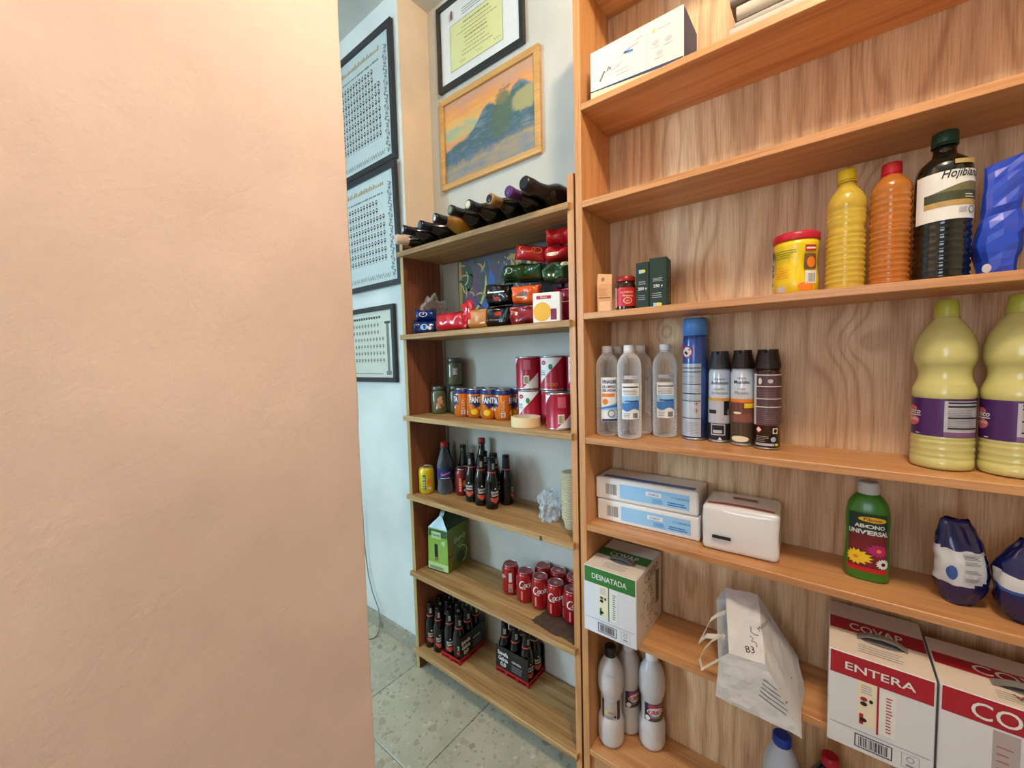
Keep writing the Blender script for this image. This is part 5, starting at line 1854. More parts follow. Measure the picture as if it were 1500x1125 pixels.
def d_blue(P, R, h):
    m_w = mat('silver_grey_print', (186, 192, 200), 0.35, 0.2)
    P.rect(-0.046, 0.010, 0.016, 0.212, m_w, 0, 14)
    for z_ in (0.06, 0.108, 0.128, 0.154, 0.188, 0.199):
        P.rect(-0.042, z_, 0.015, z_ + 0.0022, m_ink, 2, 10)
    P.lines(-0.040, 0.012, 0.112, 0.150, 8, m_grey, 1, 0.18, 3)
    P.lines(-0.040, 0.012, 0.160, 0.184, 6, m_grey, 1, 0.18, 5)
    P.lines(-0.026, 0.012, 0.018, 0.054, 8, m_grey, 1, 0.2, 7)
    for z_ in (0.096, 0.076):
        P.poly([(0.004, z_), (0.010, z_ + 0.007), (0.004, z_ + 0.014), (-0.002, z_ + 0.007)], m_red, 2)
        P.poly([(0.004, z_ + 0.002), (0.0084, z_ + 0.007), (0.004, z_ + 0.012), (-0.0004, z_ + 0.007)], m_paper, 3)
        P.ell(0.004, z_ + 0.007, 0.002, 0.003, m_ink, 4, 8)
    P.ell(-0.022, 0.244, 0.0175, 0.0175, m_paper, 0, 20)
    P.ring(-0.022, 0.244, 0.0155, 0.004, m_red, 1, 24)
    P.stroke([(-0.033, 0.255), (-0.011, 0.233)], 0.003, m_red, 3)
    P.poly([(-0.030, 0.242), (-0.022, 0.236), (-0.018, 0.240), (-0.026, 0.248)], m_ink, 2)
    P.poly([(-0.018, 0.250), (-0.012, 0.248), (-0.014, 0.254)], m_ink, 2)
    P.text(-0.012, 0.280, 'INSTANT', 0.011, m_navy, 2, bold=0.03)


aerosol('tall blue insect spray can with a sky blue cap', 0.290, 0.146, 0.0325, 0.337, m_spb, m_spcap, d_blue, 0.046, True)
m_scw = mat('glossy_white_blue_can', (214, 224, 234), 0.2, 0.1, coat=0.5)
m_scd = mat('brown_black_can', (50, 28, 26), 0.22, 0.15, coat=0.5)
m_capg = mat('charcoal_cap', (52, 54, 58), 0.4)
m_capb = mat('dark_brown_cap', (42, 28, 25), 0.4)


def d_pol(P, R, h):
    P.text(0.0, 0.168, 'limpiador', 0.0075, m_ink, 2)
    P.text(0.0, 0.156, 'Abrillantador', 0.012, m_ink, 2, bold=0.01, width=0.046)
    P.text(0.0, 0.142, 'limpiador', 0.007, m_grey, 2)
    P.text(0.0, 0.130, 'Abrillantador', 0.010, m_grey, 2, width=0.044)
    P.rect(-0.05, 0.112, 0.05, 0.120, mat('amber_band_print', (204, 150, 60), 0.4), 0, 18)
    P.rect(-0.05, 0.052, 0.05, 0.112, m_pale, 0, 18)
    P.rect(0.010, 0.074, 0.026, 0.112, m_ink, 1).rect(-0.03, 0.078, -0.008, 0.088, m_ink, 1).ell(0.024, 0.082, 0.006, 0.008, m_grey, 2)
    P.rect(-0.05, 0.007, 0.05, 0.052, m_ink, 0, 18)
    P.frame(-0.022, 0.020, 0.014, 0.050, 0.003, m_pale, 1).rect(-0.016, 0.026, 0.006, 0.034, m_pale, 1)
    P.poly([(-0.004, 0.008), (0.006, 0.008), (0.001, 0.016)], m_paper, 1)


def d_wood(P, R, h):
    P.text(-0.002, 0.172, 'Limpia', 0.008, m_ink, 2)
    P.text(-0.002, 0.160, 'Muebles', 0.013, m_ink, 2, bold=0.01, width=0.036)
    P.text(-0.002, 0.145, 'Limpia', 0.007, m_grey, 2)
    P.text(-0.002, 0.133, 'Moveis', 0.012, m_grey, 2, width=0.032)
    P.rect(-0.05, 0.112, 0.05, 0.121, m_orange, 0, 18)
    P.rect(-0.05, 0.060, 0.05, 0.112, mat('red_brown_table_print', (112, 62, 46), 0.3), 0, 18)
    P.rect(0.004, 0.098, 0.032, 0.110, m_yel, 1).ell(-0.012, 0.085, 0.010, 0.003, m_cream, 1)
    P.poly([(-0.026, 0.062), (0.030, 0.062), (0.022, 0.084), (-0.020, 0.080)], mat('rosewood_print', (138, 84, 70), 0.25), 1)
    P.rect(-0.05, 0.007, 0.05, 0.060, mat('umber_print', (78, 62, 44), 0.35), 0, 18)
    P.ell(-0.006, 0.018, 0.022, 0.008, m_cream, 1)


def d_dark(P, R, h):
    m_b2 = mat('dusty_brown_print', (88, 62, 66), 0.4)
    P.rect(-0.050, 0.060, -0.026, 0.186, m_scw, 0, 8)
    P.rect(-0.026, 0.060, 0.046, 0.186, m_b2, 0, 16)
    for z_ in (0.104, 0.124, 0.154, 0.182):
        P.rect(-0.026, z_, 0.046, z_ + 0.002, m_paper, 1, 16)
    P.lines(-0.022, 0.030, 0.066, 0.102, 8, mat('dull_pink_print', (140, 112, 116), 0.5), 1, 0.2, 3)
    P.lines(-0.022, 0.030, 0.128, 0.150, 5, mat('dull_pink_print', (140, 112, 116), 0.5), 1, 0.2, 5)
    P.ell(-0.016, 0.168, 0.004, 0.008, m_paper, 1)
    P.ell(0.006, 0.168, 0.006, 0.005, m_pale, 1)
    P.poly([(-0.018, 0.040), (-0.010, 0.049), (-0.018, 0.058), (-0.026, 0.049)], m_red, 1)
    P.poly([(-0.018, 0.042), (-0.0118, 0.049), (-0.018, 0.056), (-0.0242, 0.049)], m_paper, 2)
    P.rect(0.012, 0.040, 0.024, 0.054, m_paper, 1).ell(0.018, 0.047, 0.004, 0.005, m_ink, 2)
    P.ell(0.014, 0.026, 0.006, 0.006, m_sky, 1)
    P.lines(-0.024, 0.004, 0.020, 0.036, 4, m_pale, 1, 0.25, 2)
    P.rect(-0.026, 0.010, 0.016, 0.016, m_pale, 1).rect(0.018, 0.010, 0.026, 0.016, m_yel, 1)


aerosol('glossy white and black polish spray can with a charcoal cap', 0.3545, 0.140, 0.0272, 0.244, m_scw, m_capg, d_pol, 0.047)
aerosol('furniture spray can with a wooden table picture and dark brown cap', 0.411, 0.126, 0.0272, 0.245, m_scw, m_capb, d_wood, 0.047)
aerosol('dark brown furniture spray can, rightmost of the three short ones', 0.4675, 0.112, 0.0285, 0.245, m_scd, m_capb, d_dark, 0.047)

m_crm = mat('pale_yellow_green_plastic', (206, 200, 128), 0.22, var=0.05, coat=0.4)
m_crc = mat('yellow_green_cap', (188, 190, 76), 0.35)
m_pur = mat('purple_label_film', (72, 30, 98), 0.35, coat=0.3)


def cream_bottle(label, x, y, rz, first=[None]):
    if first[0] is not None:
        return dup(first[0], (x, y, zB + 0.0006), rz, label)
    t = thing('cleaner_bottle', label, 'bottle', (x, y, zB + 0.0006), rz, 'pale yellow cleaner bottles with purple labels')
    R = 0.0455
    pf = [(R * 0.8, 0), (R * 0.97, 0.002), (R, 0.007), (R, 0.020)] + ribbed(0.021, 0.060, R * 1.005, 3, 0.0014) + [(R, 0.062), (R * 0.985, 0.064), (R * 0.985, 0.141), (R, 0.143), (R, 0.150), (R * 0.99, 0.158), (R * 0.93, 0.166)] \
        + [(R * (0.845 + 0.085 * ((0.168 + 0.0031 * i_ - 0.187) / 0.019) ** 2) - (0.0012 if i_ % 2 else 0), 0.168 + 0.0031 * i_) for i_ in range(13)] + [(R * 0.96, 0.2125), (R * 0.98, 0.217), (R * 0.985, 0.226), (R * 0.96, 0.242), (R * 0.84, 0.262), (R * 0.60, 0.283), (R * 0.42, 0.294), (R * 0.40, 0.300)]
    lathe('plastic_body', pf, m_crm, t, 40)
    lathe('cap', [(R * 0.40, 0.298), (R * 0.405, 0.299), (R * 0.38, 0.312), (R * 0.385, 0.314), (R * 0.34, 0.330), (R * 0.28, 0.332)], m_crc, t, 26)
    lathe('purple_label', [(R * 0.985 + 0.0006, 0.066), (R * 0.985 + 0.0006, 0.140)], m_pur, t, 40, caps=False)
    P = Print()
    P.rect(0.002, 0.076, 0.058, 0.136, m_pale, 0, 14)
    P.rect(0.002, 0.067, 0.058, 0.076, mat('dull_purple_print', (126, 84, 130), 0.4), 0, 14)
    for z_ in (0.082, 0.102, 0.124, 0.131):
        P.rect(0.007, z_, 0.055, z_ + 0.003, m_ink, 2, 12)
    P.lines(0.007, 0.056, 0.087, 0.101, 4, m_grey, 1, 0.3, 3)
    P.lines(0.007, 0.056, 0.106, 0.122, 5, m_grey, 1, 0.3, 5)
    P.build('back_label', t, cyl(R * 0.985 + 0.0007))
    P = Print()
    m_pk = mat('salmon_pink_print', (206, 108, 104), 0.4)
    P.ell(-0.050, 0.094, 0.015, 0.010, m_pk, 0).ell(-0.052, 0.118, 0.012, 0.006, m_pk, 0)
    P.text(-0.046, 0.108, 'coco', 0.014, m_paper, 2, bold=0.02, shear=0.2).rect(-0.062, 0.104, -0.032, 0.106, m_paper, 2).text(-0.046, 0.094, 'baño', 0.010, m_paper, 2)
    P.rect(-0.042, 0.069, -0.034, 0.0705, m_paper, 1)
    P.build('logo_print', t, cyl(R * 0.985 + 0.0007))
    first[0] = t
    return t


cream_bottle('pale yellow-green cleaner bottle with purple label, left of the pair', 0.768, 0.100, face(0.768, 0.1))
cream_bottle('pale yellow-green cleaner bottle with purple label, cut by the right edge', 0.8615, 0.096, face(0.8615, 0.096))

# ------------------------------------------------------------------ fifth shelf: napkins, fertiliser, blue packs
zC = TT[4]
m_nap = mat('white_wrapped_paper', (232, 228, 222), 0.3, var=0.04, bump=0.15, bscale=40, coat=0.3)


def napkins(label, x, y, z, rz):
    t = thing('napkin_pack', label, 'napkins', (x, y, z + 0.0006), rz, 'flat packs of paper napkins')
    w, d_, h = 0.148, 0.112, 0.067
    box('wrapped_block', (-w, w, 0, d_, 0, h), m_nap, t, 0.010, 3)
    P = Print()
    P.bars(-w + 0.034, 0.018, -w + 0.070, 0.050, 16, m_grey, 1)
    P.rect(-w + 0.078, 0.012, w - 0.022, 0.054, m_sky, 0, 1)
    P.rect(w - 0.140, 0.034, w - 0.096, 0.046, m_paper, 1, 1).text(w - 0.118, 0.037, 'CO&CO', 0.008, m_blue, 2, bold=0.02)
    P.text(w - 0.046, 0.038, 'Z 10 SERVIETAS', 0.008, m_blue, 2, width=0.046).lines(w - 0.08, w - 0.026, 0.018, 0.030, 2, m_blue, 2, 0.5, 3)
    P.lines(w - 0.122, w - 0.088, 0.017, 0.030, 4, m_blue, 2, 0.3, 3)
    P.build('front_print', t, front(0))
    P = Print()
    P.rect(-w + 0.020, 0.014, w - 0.012, 0.036, m_blue, 0, 1).poly([(-w + 0.08, 0.018), (-w + 0.12, 0.03), (-w + 0.10, 0.034)], m_navy, 1)
    P.build('top_print', t, top(h))
    return t


napkins('white and pale blue napkin pack, lower of the two at the left', 0.175, 0.062, zC, 0.02)
napkins('white and pale blue napkin pack, upper of the two at the left', 0.172, 0.060, zC + 0.068, 0.025)
t = thing('paper_towel_block', 'plump white wrapped paper towel block with a pinkish red stripe', 'paper towels', (0.418, 0.042, zC + 0.0006), 0.04)
bm = bmesh.new()
add_box(bm, -0.084, 0.084, 0, 0.135, 0, 0.116)
bmesh.ops.subdivide_edges(bm, edges=bm.edges[:], cuts=7, use_grid_fill=True)
bmesh.ops.bevel(bm, geom=[e for e in bm.edges if len([1 for f_ in e.link_faces]) == 2 and e.calc_face_angle(0) > 1.0], offset=0.012, segments=3, profile=0.6, affect='EDGES')
for vv in bm.verts:
    p = vv.co
    q = Vector((p.x * 22, p.y * 22, p.z * 22))
    b = 0.006 * (1 - (p.x / 0.084) ** 2) * (1 - ((p.z - 0.058) / 0.058) ** 2)
    if p.y < 0.01:
        p.y -= b + 0.0018 * noise.noise(q * 2.2) - 0.002
    if p.z > 0.10:
        p.z += 0.007 * (1 - (p.x / 0.084) ** 2) * (1 - ((p.y - 0.067) / 0.067) ** 2)
    p.x += 0.002 * noise.noise(q)
m_glossw = mat('glossy_white_wrap', (236, 236, 236), 0.16, var=0.03, bump=0.35, bscale=55, coat=0.6)
bm_obj('wrapped_block', bm, m_glossw, t, True)
m_pinkred = mat('dull_pink_red_print', (176, 92, 100), 0.4)
P = Print()
P.rect(-0.074, 0.014, 0.074, 0.026, m_pinkred, 0, 14)
P.rect(-0.020, 0.060, 0.034, 0.078, m_pinkred, 0, 8)
P.build('stripe', t, lambda s, tt, o: (s, tt, 0.1165 + 0.007 * (1 - (s / 0.084) ** 2) * (1 - ((tt - 0.067) / 0.067) ** 2) + o))
box('slot', (-0.058, -0.016, -0.0072, -0.004, 0.036, 0.043), m_ink, t)

# fertiliser bottle
m_fert = mat('leaf_green_plastic', (58, 128, 34), 0.3, coat=0.3)
t = thing('fertiliser_bottle', 'green plant food bottle with a flower picture label', 'bottle', (0.660, 0.100, zC + 0.0006), face(0.66, 0.1))
v, f = [], []
prof = [(0.90, 0.0), (1.0, 0.006), (1.0, 0.03), (0.97, 0.06), (0.95, 0.10), (0.98, 0.13), (0.96, 0.15), (0.84, 0.170), (0.60, 0.184), (0.45, 0.190)]
na = 32
for k_, zz_ in prof:
    for i in range(na):
        a = 2 * PI * i / na
        ca, sa = math.cos(a), math.sin(a)
        v.append((0.0385 * k_ * math.copysign(abs(ca) ** 0.75, ca), 0.027 * k_ * math.copysign(abs(sa) ** 0.8, sa), zz_))
for j in range(len(prof) - 1):
    for i in range(na):
        i2 = (i + 1) % na
        f.append((j * na + i, j * na + i2, (j + 1) * na + i2, (j + 1) * na + i))
f.append(tuple(range(na - 1, -1, -1)))
f.append(tuple((len(prof) - 1) * na + i for i in range(na)))
pydata('plastic_body', v, f, m_fert, t, True)
lathe('cap', [(0.0185, 0.189), (0.019, 0.190), (0.0185, 0.212), (0.016, 0.215)], mat('grey_white_cap', (196, 198, 194), 0.4), t, 24)
P = Print()
m_dkg = mat('deep_teal_print', (24, 56, 48), 0.4)
m_mag = mat('magenta_print', (176, 36, 110), 0.4)
P.rect(-0.028, 0.104, 0.030, 0.150, m_dkg, 0, 12).rect(-0.028, 0.026, 0.030, 0.104, mat('dark_crimson_print', (118, 30, 36), 0.4), 0, 12)
P.ell(0.008, 0.138, 0.018, 0.006, m_yel, 2, 18).text(0.008, 0.135, 'Flower', 0.009, m_red, 3, bold=0.02, width=0.022)
P.text(0.004, 0.119, 'ABONO', 0.011, m_paper, 2, bold=0.04, width=0.038)
P.text(0.002, 0.105, 'UNIVERSAL', 0.013, m_paper, 2, bold=0.04, width=0.056)
for cx, cz, rr_, mm in ((-0.012, 0.052, 0.019, m_yel), (0.014, 0.072, 0.016, m_mag), (0.022, 0.044, 0.013, m_paper)):
    pts = []
    for i in range(28):
        a = 2 * PI * i / 28
        rr2 = rr_ * (1.0 if i % 2 == 0 else 0.72)
        pts.append((cx + rr2 * math.cos(a), cz + rr2 * 0.95 * math.sin(a)))
    P.poly(pts, mm, 2)
P.ell(0.022, 0.044, 0.004, 0.004, m_ink, 3).ell(-0.012, 0.052, 0.004, 0.004, m_orange, 3).ell(0.014, 0.072, 0.004, 0.004, m_orange, 3)
P.rect(-0.030, 0.022, 0.030, 0.032, m_red, 3, 12)


def fert_map(s, tt, o):
    a = s / 0.034
    ca, sa = math.sin(a), -math.cos(a)
    k_ = 0.985
    return ((0.0385 * k_ + 0.0006 + o) * math.copysign(abs(ca) ** 0.75, ca), (0.027 * k_ + 0.0010 + o) * math.copysign(abs(sa) ** 0.8, sa), tt)


P.build('flower_label', t, fert_map)
# two navy and white packs
m_nav = mat('navy_blue_pack_film', (18, 24, 86), 0.25, var=0.2, bump=0.3, bscale=40, coat=0.5)
from mathutils.bvhtree import BVHTree


def drape(body, parent, P, name):
    me = body.data
    tree = BVHTree.FromPolygons([v_.co for v_ in me.vertices], [tuple(p.vertices) for p in me.polygons])

    def fn(s, tt, o):
        hit = tree.ray_cast(Vector((s, -1, tt)), Vector((0, 1, 0)))
        return (s, (hit[0].y if hit[0] else -0.01) - 0.0008 - o, tt)
    return P.build(name, parent, fn)


def slumped_bag(t, sx, sy, sz, seed, white):
    """flexible pack: rounded belly, gathered neck, creased film; white(co) marks the printed white areas"""
    v, f = [], []
    nz_, na = 30, 36
    for j in range(nz_ + 1):
        s = j / nz_
        k = 0.55 + 0.45 * math.sin(min(1.0, s / 0.30) * PI / 2) if s < 0.30 else 1.0 - 0.42 * max(0.0, (s - 0.55) / 0.45) ** 1.5
        dy = k if s < 0.55 else k * (1 - 0.75 * ((s - 0.55) / 0.45) ** 1.4)
        for i in range(na):
            a = 2 * PI * i / na
            ca, sa = math.cos(a), math.sin(a)
            q = Vector((ca * 1.6 + seed, sa * 1.6, s * 3.4))
            w = 1 + 0.16 * noise.noise(q) + 0.09 * noise.noise(q * 2.6) + 0.05 * abs(noise.noise(q * 5.0))
            v.append((sx * k * w * math.copysign(abs(ca) ** 0.85, ca) + 0.008 * s * math.sin(seed + s * 3), sy * dy * w * math.copysign(abs(sa) ** 0.9, sa), sz * s + (0.010 * noise.noise(q * 1.4) * s if s < 1 else 0.008 * noise.noise(q * 2))))
    for j in range(nz_):
        for i in range(na):
            i2 = (i + 1) % na
            f.append((j * na + i, j * na + i2, (j + 1) * na + i2, (j + 1) * na + i))
    f.append(tuple(range(na - 1, -1, -1)))
    f.append(tuple(nz_ * na + i for i in range(na)))
    zm = min(p[2] for p in v)
    v = [(p[0], p[1], p[2] - zm) for p in v]
    o = pydata('film_body', v, f, [m_nav, mat('white_pack_film', (206, 208, 212), 0.25, bump=0.2, bscale=40, coat=0.4), mat('mid_blue_pack_film', (48, 78, 150), 0.25, coat=0.4)], t, True)
    for p in o.data.polygons:
        p.material_index = white(p.center)
    return o


t = thing('detergent_pack', 'slumped navy blue and white plastic pack, left one of the two', 'pack', (0.796, 0.085, zC + 0.0006), 0.2)
bd = slumped_bag(t, 0.036, 0.032, 0.165, 1.3, lambda c: 1 if (0.042 + 0.3 * max(0, c.x + 0.01)) < c.z < 0.112 and c.y < 0.01 and c.x < 0.026 else 0)
P = Print()
P.rect(-0.006, 0.052, 0.022, 0.108, m_pale, 0, 8)
for z_ in (0.056, 0.072, 0.088, 0.098):
    P.lines(-0.004, 0.020, z_, z_ + 0.008, 3, m_grey, 1, 0.4, int(z_ * 1000))
drape(bd, t, P, 'back_label')
P = Print().ell(-0.020, 0.068, 0.007, 0.014, mat('mid_blue_print', (58, 88, 158), 0.4), 0)
drape(bd, t, P, 'logo_print')
t = thing('detergent_pack', 'round-topped navy and white plastic pack cut off by the right edge', 'pack', (0.884, 0.070, zC + 0.0006), 0.1)
slumped_bag(t, 0.044, 0.040, 0.150, 4.1, lambda c: 1 if 0.066 < c.z < 0.090 and c.y < 0.01 else (2 if 0.058 < c.z <= 0.066 and c.y < 0.01 else 0))

# ------------------------------------------------------------------ sixth shelf: milk cases and paper bag
zD = TT[5]
m_case = mat('white_milk_card', (222, 224, 228), 0.5, var=0.03)
m_casew = mat('cream_case_card', (226, 212, 198), 0.55, var=0.03)
m_dgreen = mat('milk_green_print', (52, 120, 50), 0.45)
m_dred = mat('milk_crimson_print', (166, 28, 46), 0.45)


def case_front(P, w, h, band, word, mini):
    P.rect(0.003, h * 0.76, w - 0.003, h - 0.001, band, 0, 1)
    P.text(w / 2, h * 0.835, word, 0.022, m_paper, 2, bold=0.012, width=w * 0.66)
    a = w * 0.30
    P.rect(a, h * 0.30, a + w * 0.18, h * 0.76, m_cream, 0, 1)
    P.rect(a + w * 0.185, h * 0.26, a + w * 0.205, h * 0.76, mini, 1, 1)
    P.rect(a + w * 0.205, h * 0.28, a + w * 0.36, h * 0.74, m_paper, 1, 1)
    for k_, z_ in enumerate((0.58, 0.53, 0.36)):
        P.ell(a + w * 0.06, h * z_, w * 0.035, h * 0.022, m_ink if k_ else mini, 2, 10)
    P.ell(a + w * 0.13, h * 0.575, w * 0.02, h * 0.02, m_ink, 2, 10)
    P.lines(a + w * 0.03, a + w * 0.15, h * 0.64, h * 0.74, 4, m_pale, 1, 0.5, 3)
    P.rect(a + w * 0.02, h * 0.31, a + w * 0.06, h * 0.42, mini, 1, 1)
    P.lines(a + w * 0.27, a + w * 0.33, h * 0.32, h * 0.70, 12, mini, 2, 0.35, 5)
    P.rect(0.004, h * 0.222, w - 0.004, h * 0.227, m_grey, 1, 1)
    P.frame(w * 0.28, h * 0.05, w * 0.64, h * 0.19, 0.0018, m_ink, 1)
    P.bars(w * 0.32, h * 0.07, w * 0.60, h * 0.17, 18, m_ink, 1)
    P.frame(w * 0.72, h * 0.05, w * 0.88, h * 0.19, 0.0006, m_grey, 1)
    P.ring(w * 0.80, h * 0.14, 0.005, 0.0012, m_grey, 1)
    P.rect(w * 0.76, h * 0.07, w * 0.84, h * 0.085, m_grey, 1, 1)
    return P


def milk_case(label, x0, y0, w, d_, h, band, word, mini, rz, sidefn=None, frontfn=None):
    t = thing('milk_case', label, 'box', (x0, y0, zD + 0.0006), rz)
    box('card_body', (0, w, 0, d_, 0, h), m_case, t, 0.0015)
    P = Print()
    (frontfn or case_front)(P, w, h, band, word, mini).build('front_print', t, front(0))
    P = Print()
    P.rect(0.002, 0.002, w - 0.002, d_ - 0.002, m_casew, 0, 1)
    P.rect(0.002, d_ * 0.42, w - 0.002, d_ * 0.66, band, 1, 1)
    P.text(w / 2, d_ * 0.47, 'COVAP', 0.036, m_paper, 3, bold=0.01, width=w * 0.55)
    P.lines(w * 0.3, w * 0.75, d_ * 0.10, d_ * 0.26, 4, m_grey, 2, 0.2, 4)
    P.ell(w * 0.55, d_ * 0.36, w * 0.24, d_ * 0.08, m_grey, 2, 18)
    P.build('top_print', t, top(h))
    ribbon('carry_handle', [(w * 0.30, d_ * 0.36, h + 0.001), (w * 0.40, d_ * 0.36, h + 0.010), (w * 0.55, d_ * 0.36, h + 0.013), (w * 0.70, d_ * 0.36, h + 0.010), (w * 0.80, d_ * 0.36, h + 0.001)], 0.018, 0.0012,
           mat('clear_grey_strap', (128, 128, 124), 0.2, coat=0.4), t, (0, 1, 0))
    P = Print()
    P.rect(0.001, 0.001, d_ - 0.002, h - 0.002, m_casew, 0, 1)
    if sidefn:
        sidefn(P, d_, h)
    P.build('side_print', t, right(w))
    return t


def side_green(P, d_, h):
    m_s = mat('slate_print', (92, 84, 84), 0.5)
    P.text(d_ * 0.30, h * 0.80, 'COVAP', 0.040, m_s, 2, width=d_ * 0.52, align='L')
    P.poly([(d_ * 0.74, h * 0.30), (d_ * 0.88, h * 0.30), (d_ * 0.88, h * 0.80), (d_ * 0.74, h * 0.80)], mat('grey_olive_print', (108, 110, 92), 0.5), 1)
    rnd = random.Random(6)
    for i in range(26):
        x, z = rnd.uniform(0.2, 0.7) * d_, rnd.uniform(0.12, 0.72) * h
        pts = [(x, z)]
        for k in range(4):
            pts.append((pts[-1][0] + rnd.uniform(-0.008, 0.010), pts[-1][1] + rnd.uniform(-0.010, 0.010)))
        P.stroke(pts, 0.0022, m_s, 2)


milk_case('white milk case with a green DESNATADA band jutting out over the shelf edge', 0.0255, -0.030, 0.160, 0.205, 0.198, m_dgreen, 'DESNATADA', m_dgreen, 0.0, side_green)
milk_case('white milk case with a red ENTERA band', 0.598, -0.040, 0.156, 0.205, 0.198, m_dred, 'ENTERA', m_dred, 0.0)


def covap_front(P, w, h, band, word, mini):
    m_pg = mat('greyish_print', (176, 166, 166), 0.5)
    P.rect(0.003, h * 0.76, w - 0.003, h - 0.001, band, 0, 1)
    P.text(w * 0.16, h * 0.80, 'COVAP', 0.042, m_paper, 2, 'L', bold=0.005, width=w * 0.55)
    for a in (0.27, 0.62):
        P.rect(w * a, h * 0.05, w * (a + 0.13), h * 0.74, m_pg, 0, 1)
        P.rect(w * (a + 0.15), h * 0.05, w * (a + 0.158), h * 0.76, m_grey, 1, 1)
        P.lines(w * (a + 0.17), w * (a + 0.26), h * 0.2, h * 0.66, 9, mini, 1, 0.2, 3)
        P.lines(w * (a + 0.02), w * (a + 0.10), h * 0.2, h * 0.66, 7, mini, 1, 0.2, 5)
    return P


t = milk_case('milk case with a crimson band and large COVAP lettering at the right edge', 0.758, -0.038, 0.242, 0.158, 0.198, m_dred, 'COVAP', mat('faded_rose_print', (172, 110, 112), 0.5), 0.0, None, covap_front)
P = Print()
P.text(0.10, 0.018, 'ENTERA', 0.020, mat('brown_red_print', (140, 70, 60), 0.5), 4, rot=PI, bold=0.01)
P.build('flap_print', t, top(0.198, 0.03, 0.02))

# paper carrier bag, tipped on its side with the mouth to the left
m_bag = mat('white_bag_paper', (214, 214, 216), 0.55, var=0.06, scale=18, bump=0.3, bscale=22)
t = thing('paper_bag', 'crumpled white paper carrier bag tipped over the shelf edge with twisted tape handles', 'paper bag', (0, 0, 0))
K = {'A': (0.387, 0.060, 0.750), 'B': (0.455, 0.090, 0.738), 'C': (0.540, 0.105, 0.602), 'D': (0.555, -0.062, 0.536), 'E': (0.391, -0.068, 0.547), 'F': (0.395, -0.055, 0.632),
     'I': (0.490, -0.064, 0.667), 'J': (0.417, -0.062, 0.660), 'G': (0.365, 0.064, 0.705), 'H': (0.372, 0.060, 0.600), 'L': (0.376, 0.040, 0.5435), 'N': (0.556, 0.070, 0.5435), 'Q': (0.552, 0.0, 0.5435), 'T': (0.388, 0.0, 0.5435)}
bm = bmesh.new()
V = {k_: bm.verts.new(p) for k_, p in K.items()}
for fc in ('ABIJ', 'BCDI', 'JIDE', 'EDQT', 'TQNL', 'CNQD', 'GLNC', 'GCBA', 'FJE'):
    bm.faces.new([V[c] for c in fc])
bmesh.ops.triangulate(bm, faces=bm.faces[:])
for _ in range(4):
    bmesh.ops.subdivide_edges(bm, edges=bm.edges[:], cuts=1, use_grid_fill=True)
bm.normal_update()
mv = []
for vv in bm.verts:
    q = vv.co * 26
    mv.append((vv, vv.normal * (0.0035 * noise.noise(q) + 0.0016 * noise.noise(q * 2.7))))
for vv, dlt in mv:
    vv.co += dlt
    if vv.co.z < 0.5432 and vv.co.y > -0.001:
        vv.co.z = 0.5432
bag = bm_obj('bag_body', bm, m_bag, t, False)
md = bag.modifiers.new('thickness', 'SOLIDIFY')
md.thickness = 0.0008
m_tapeh = mat('white_tape_handle', (226, 222, 210), 0.6)
ribbon('handle', [(0.392, 0.030, 0.700), (0.376, 0.015, 0.694), (0.364, 0.002, 0.684), (0.352, -0.010, 0.650), (0.343, -0.020, 0.631), (0.362, -0.030, 0.660), (0.405, -0.045, 0.683)], 0.012, 0.0008, m_tapeh, t, (0.2, 0.5, 0.8))
ribbon('handle', [(0.402, -0.050, 0.690), (0.380, -0.050, 0.668), (0.362, -0.052, 0.640), (0.352, -0.052, 0.610), (0.358, -0.054, 0.588), (0.372, -0.056, 0.605), (0.396, -0.058, 0.632)], 0.010, 0.0008, m_tapeh, t, (0.1, 0.9, 0.3))
dg = bpy.context.evaluated_depsgraph_get()
mb_ = bag.data
tree_b = BVHTree.FromPolygons([v_.co for v_ in mb_.vertices], [tuple(p.vertices) for p in mb_.polygons])


def bag_map(o3, ux, uy, nrm):
    o3, ux, uy, nrm = Vector(o3), Vector(ux).normalized(), Vector(uy).normalized(), Vector(nrm).normalized()

    def fn(s, tt, o):
        p = o3 + ux * s + uy * tt
        hit = tree_b.ray_cast(p + nrm * 0.08, -nrm)
        return (hit[0] if hit[0] else p) + nrm * (0.0012 + o)
    return fn


P = Print()
for i in range(5):
    P.rect(0.0, 0.010 * i, 0.055, 0.010 * i + 0.0022, m_grey, 1, 16)
P.build('print', t, bag_map((0.478, -0.055, 0.590), (0.85, 0, -0.35), (0.2, 0, 1), (0, -1, 0.15)))
P = Print()
P.stroke([(0.0, 0.012), (0.003, 0.0), (0.012, -0.002), (0.020, 0.0)], 0.0016, m_ink, 1)
P.stroke([(0.002, -0.010), (0.010, -0.012), (0.008, -0.020), (0.018, -0.018), (0.022, -0.026)], 0.0014, m_ink, 1)
P.text(0.012, -0.045, 'B3', 0.02, m_ink, 1, rot=0.4)
P.text(0.03, 0.035, 'Maldonado', 0.012, m_ink, 1, shear=0.3, rot=1.2)
P.build('handwriting', t, bag_map((0.450, 0.0, 0.690), (0.9, 0.2, -0.4), (0.1, 0.7, 0.7), (0.1, -0.75, 0.65)))

# ------------------------------------------------------------------ bottom of the bookcase
zE = FLOORB
m_wh = mat('off_white_plastic', (206, 200, 196), 0.35, var=0.04, coat=0.2)
m_kb = mat('dark_label_film', (44, 36, 54), 0.4)


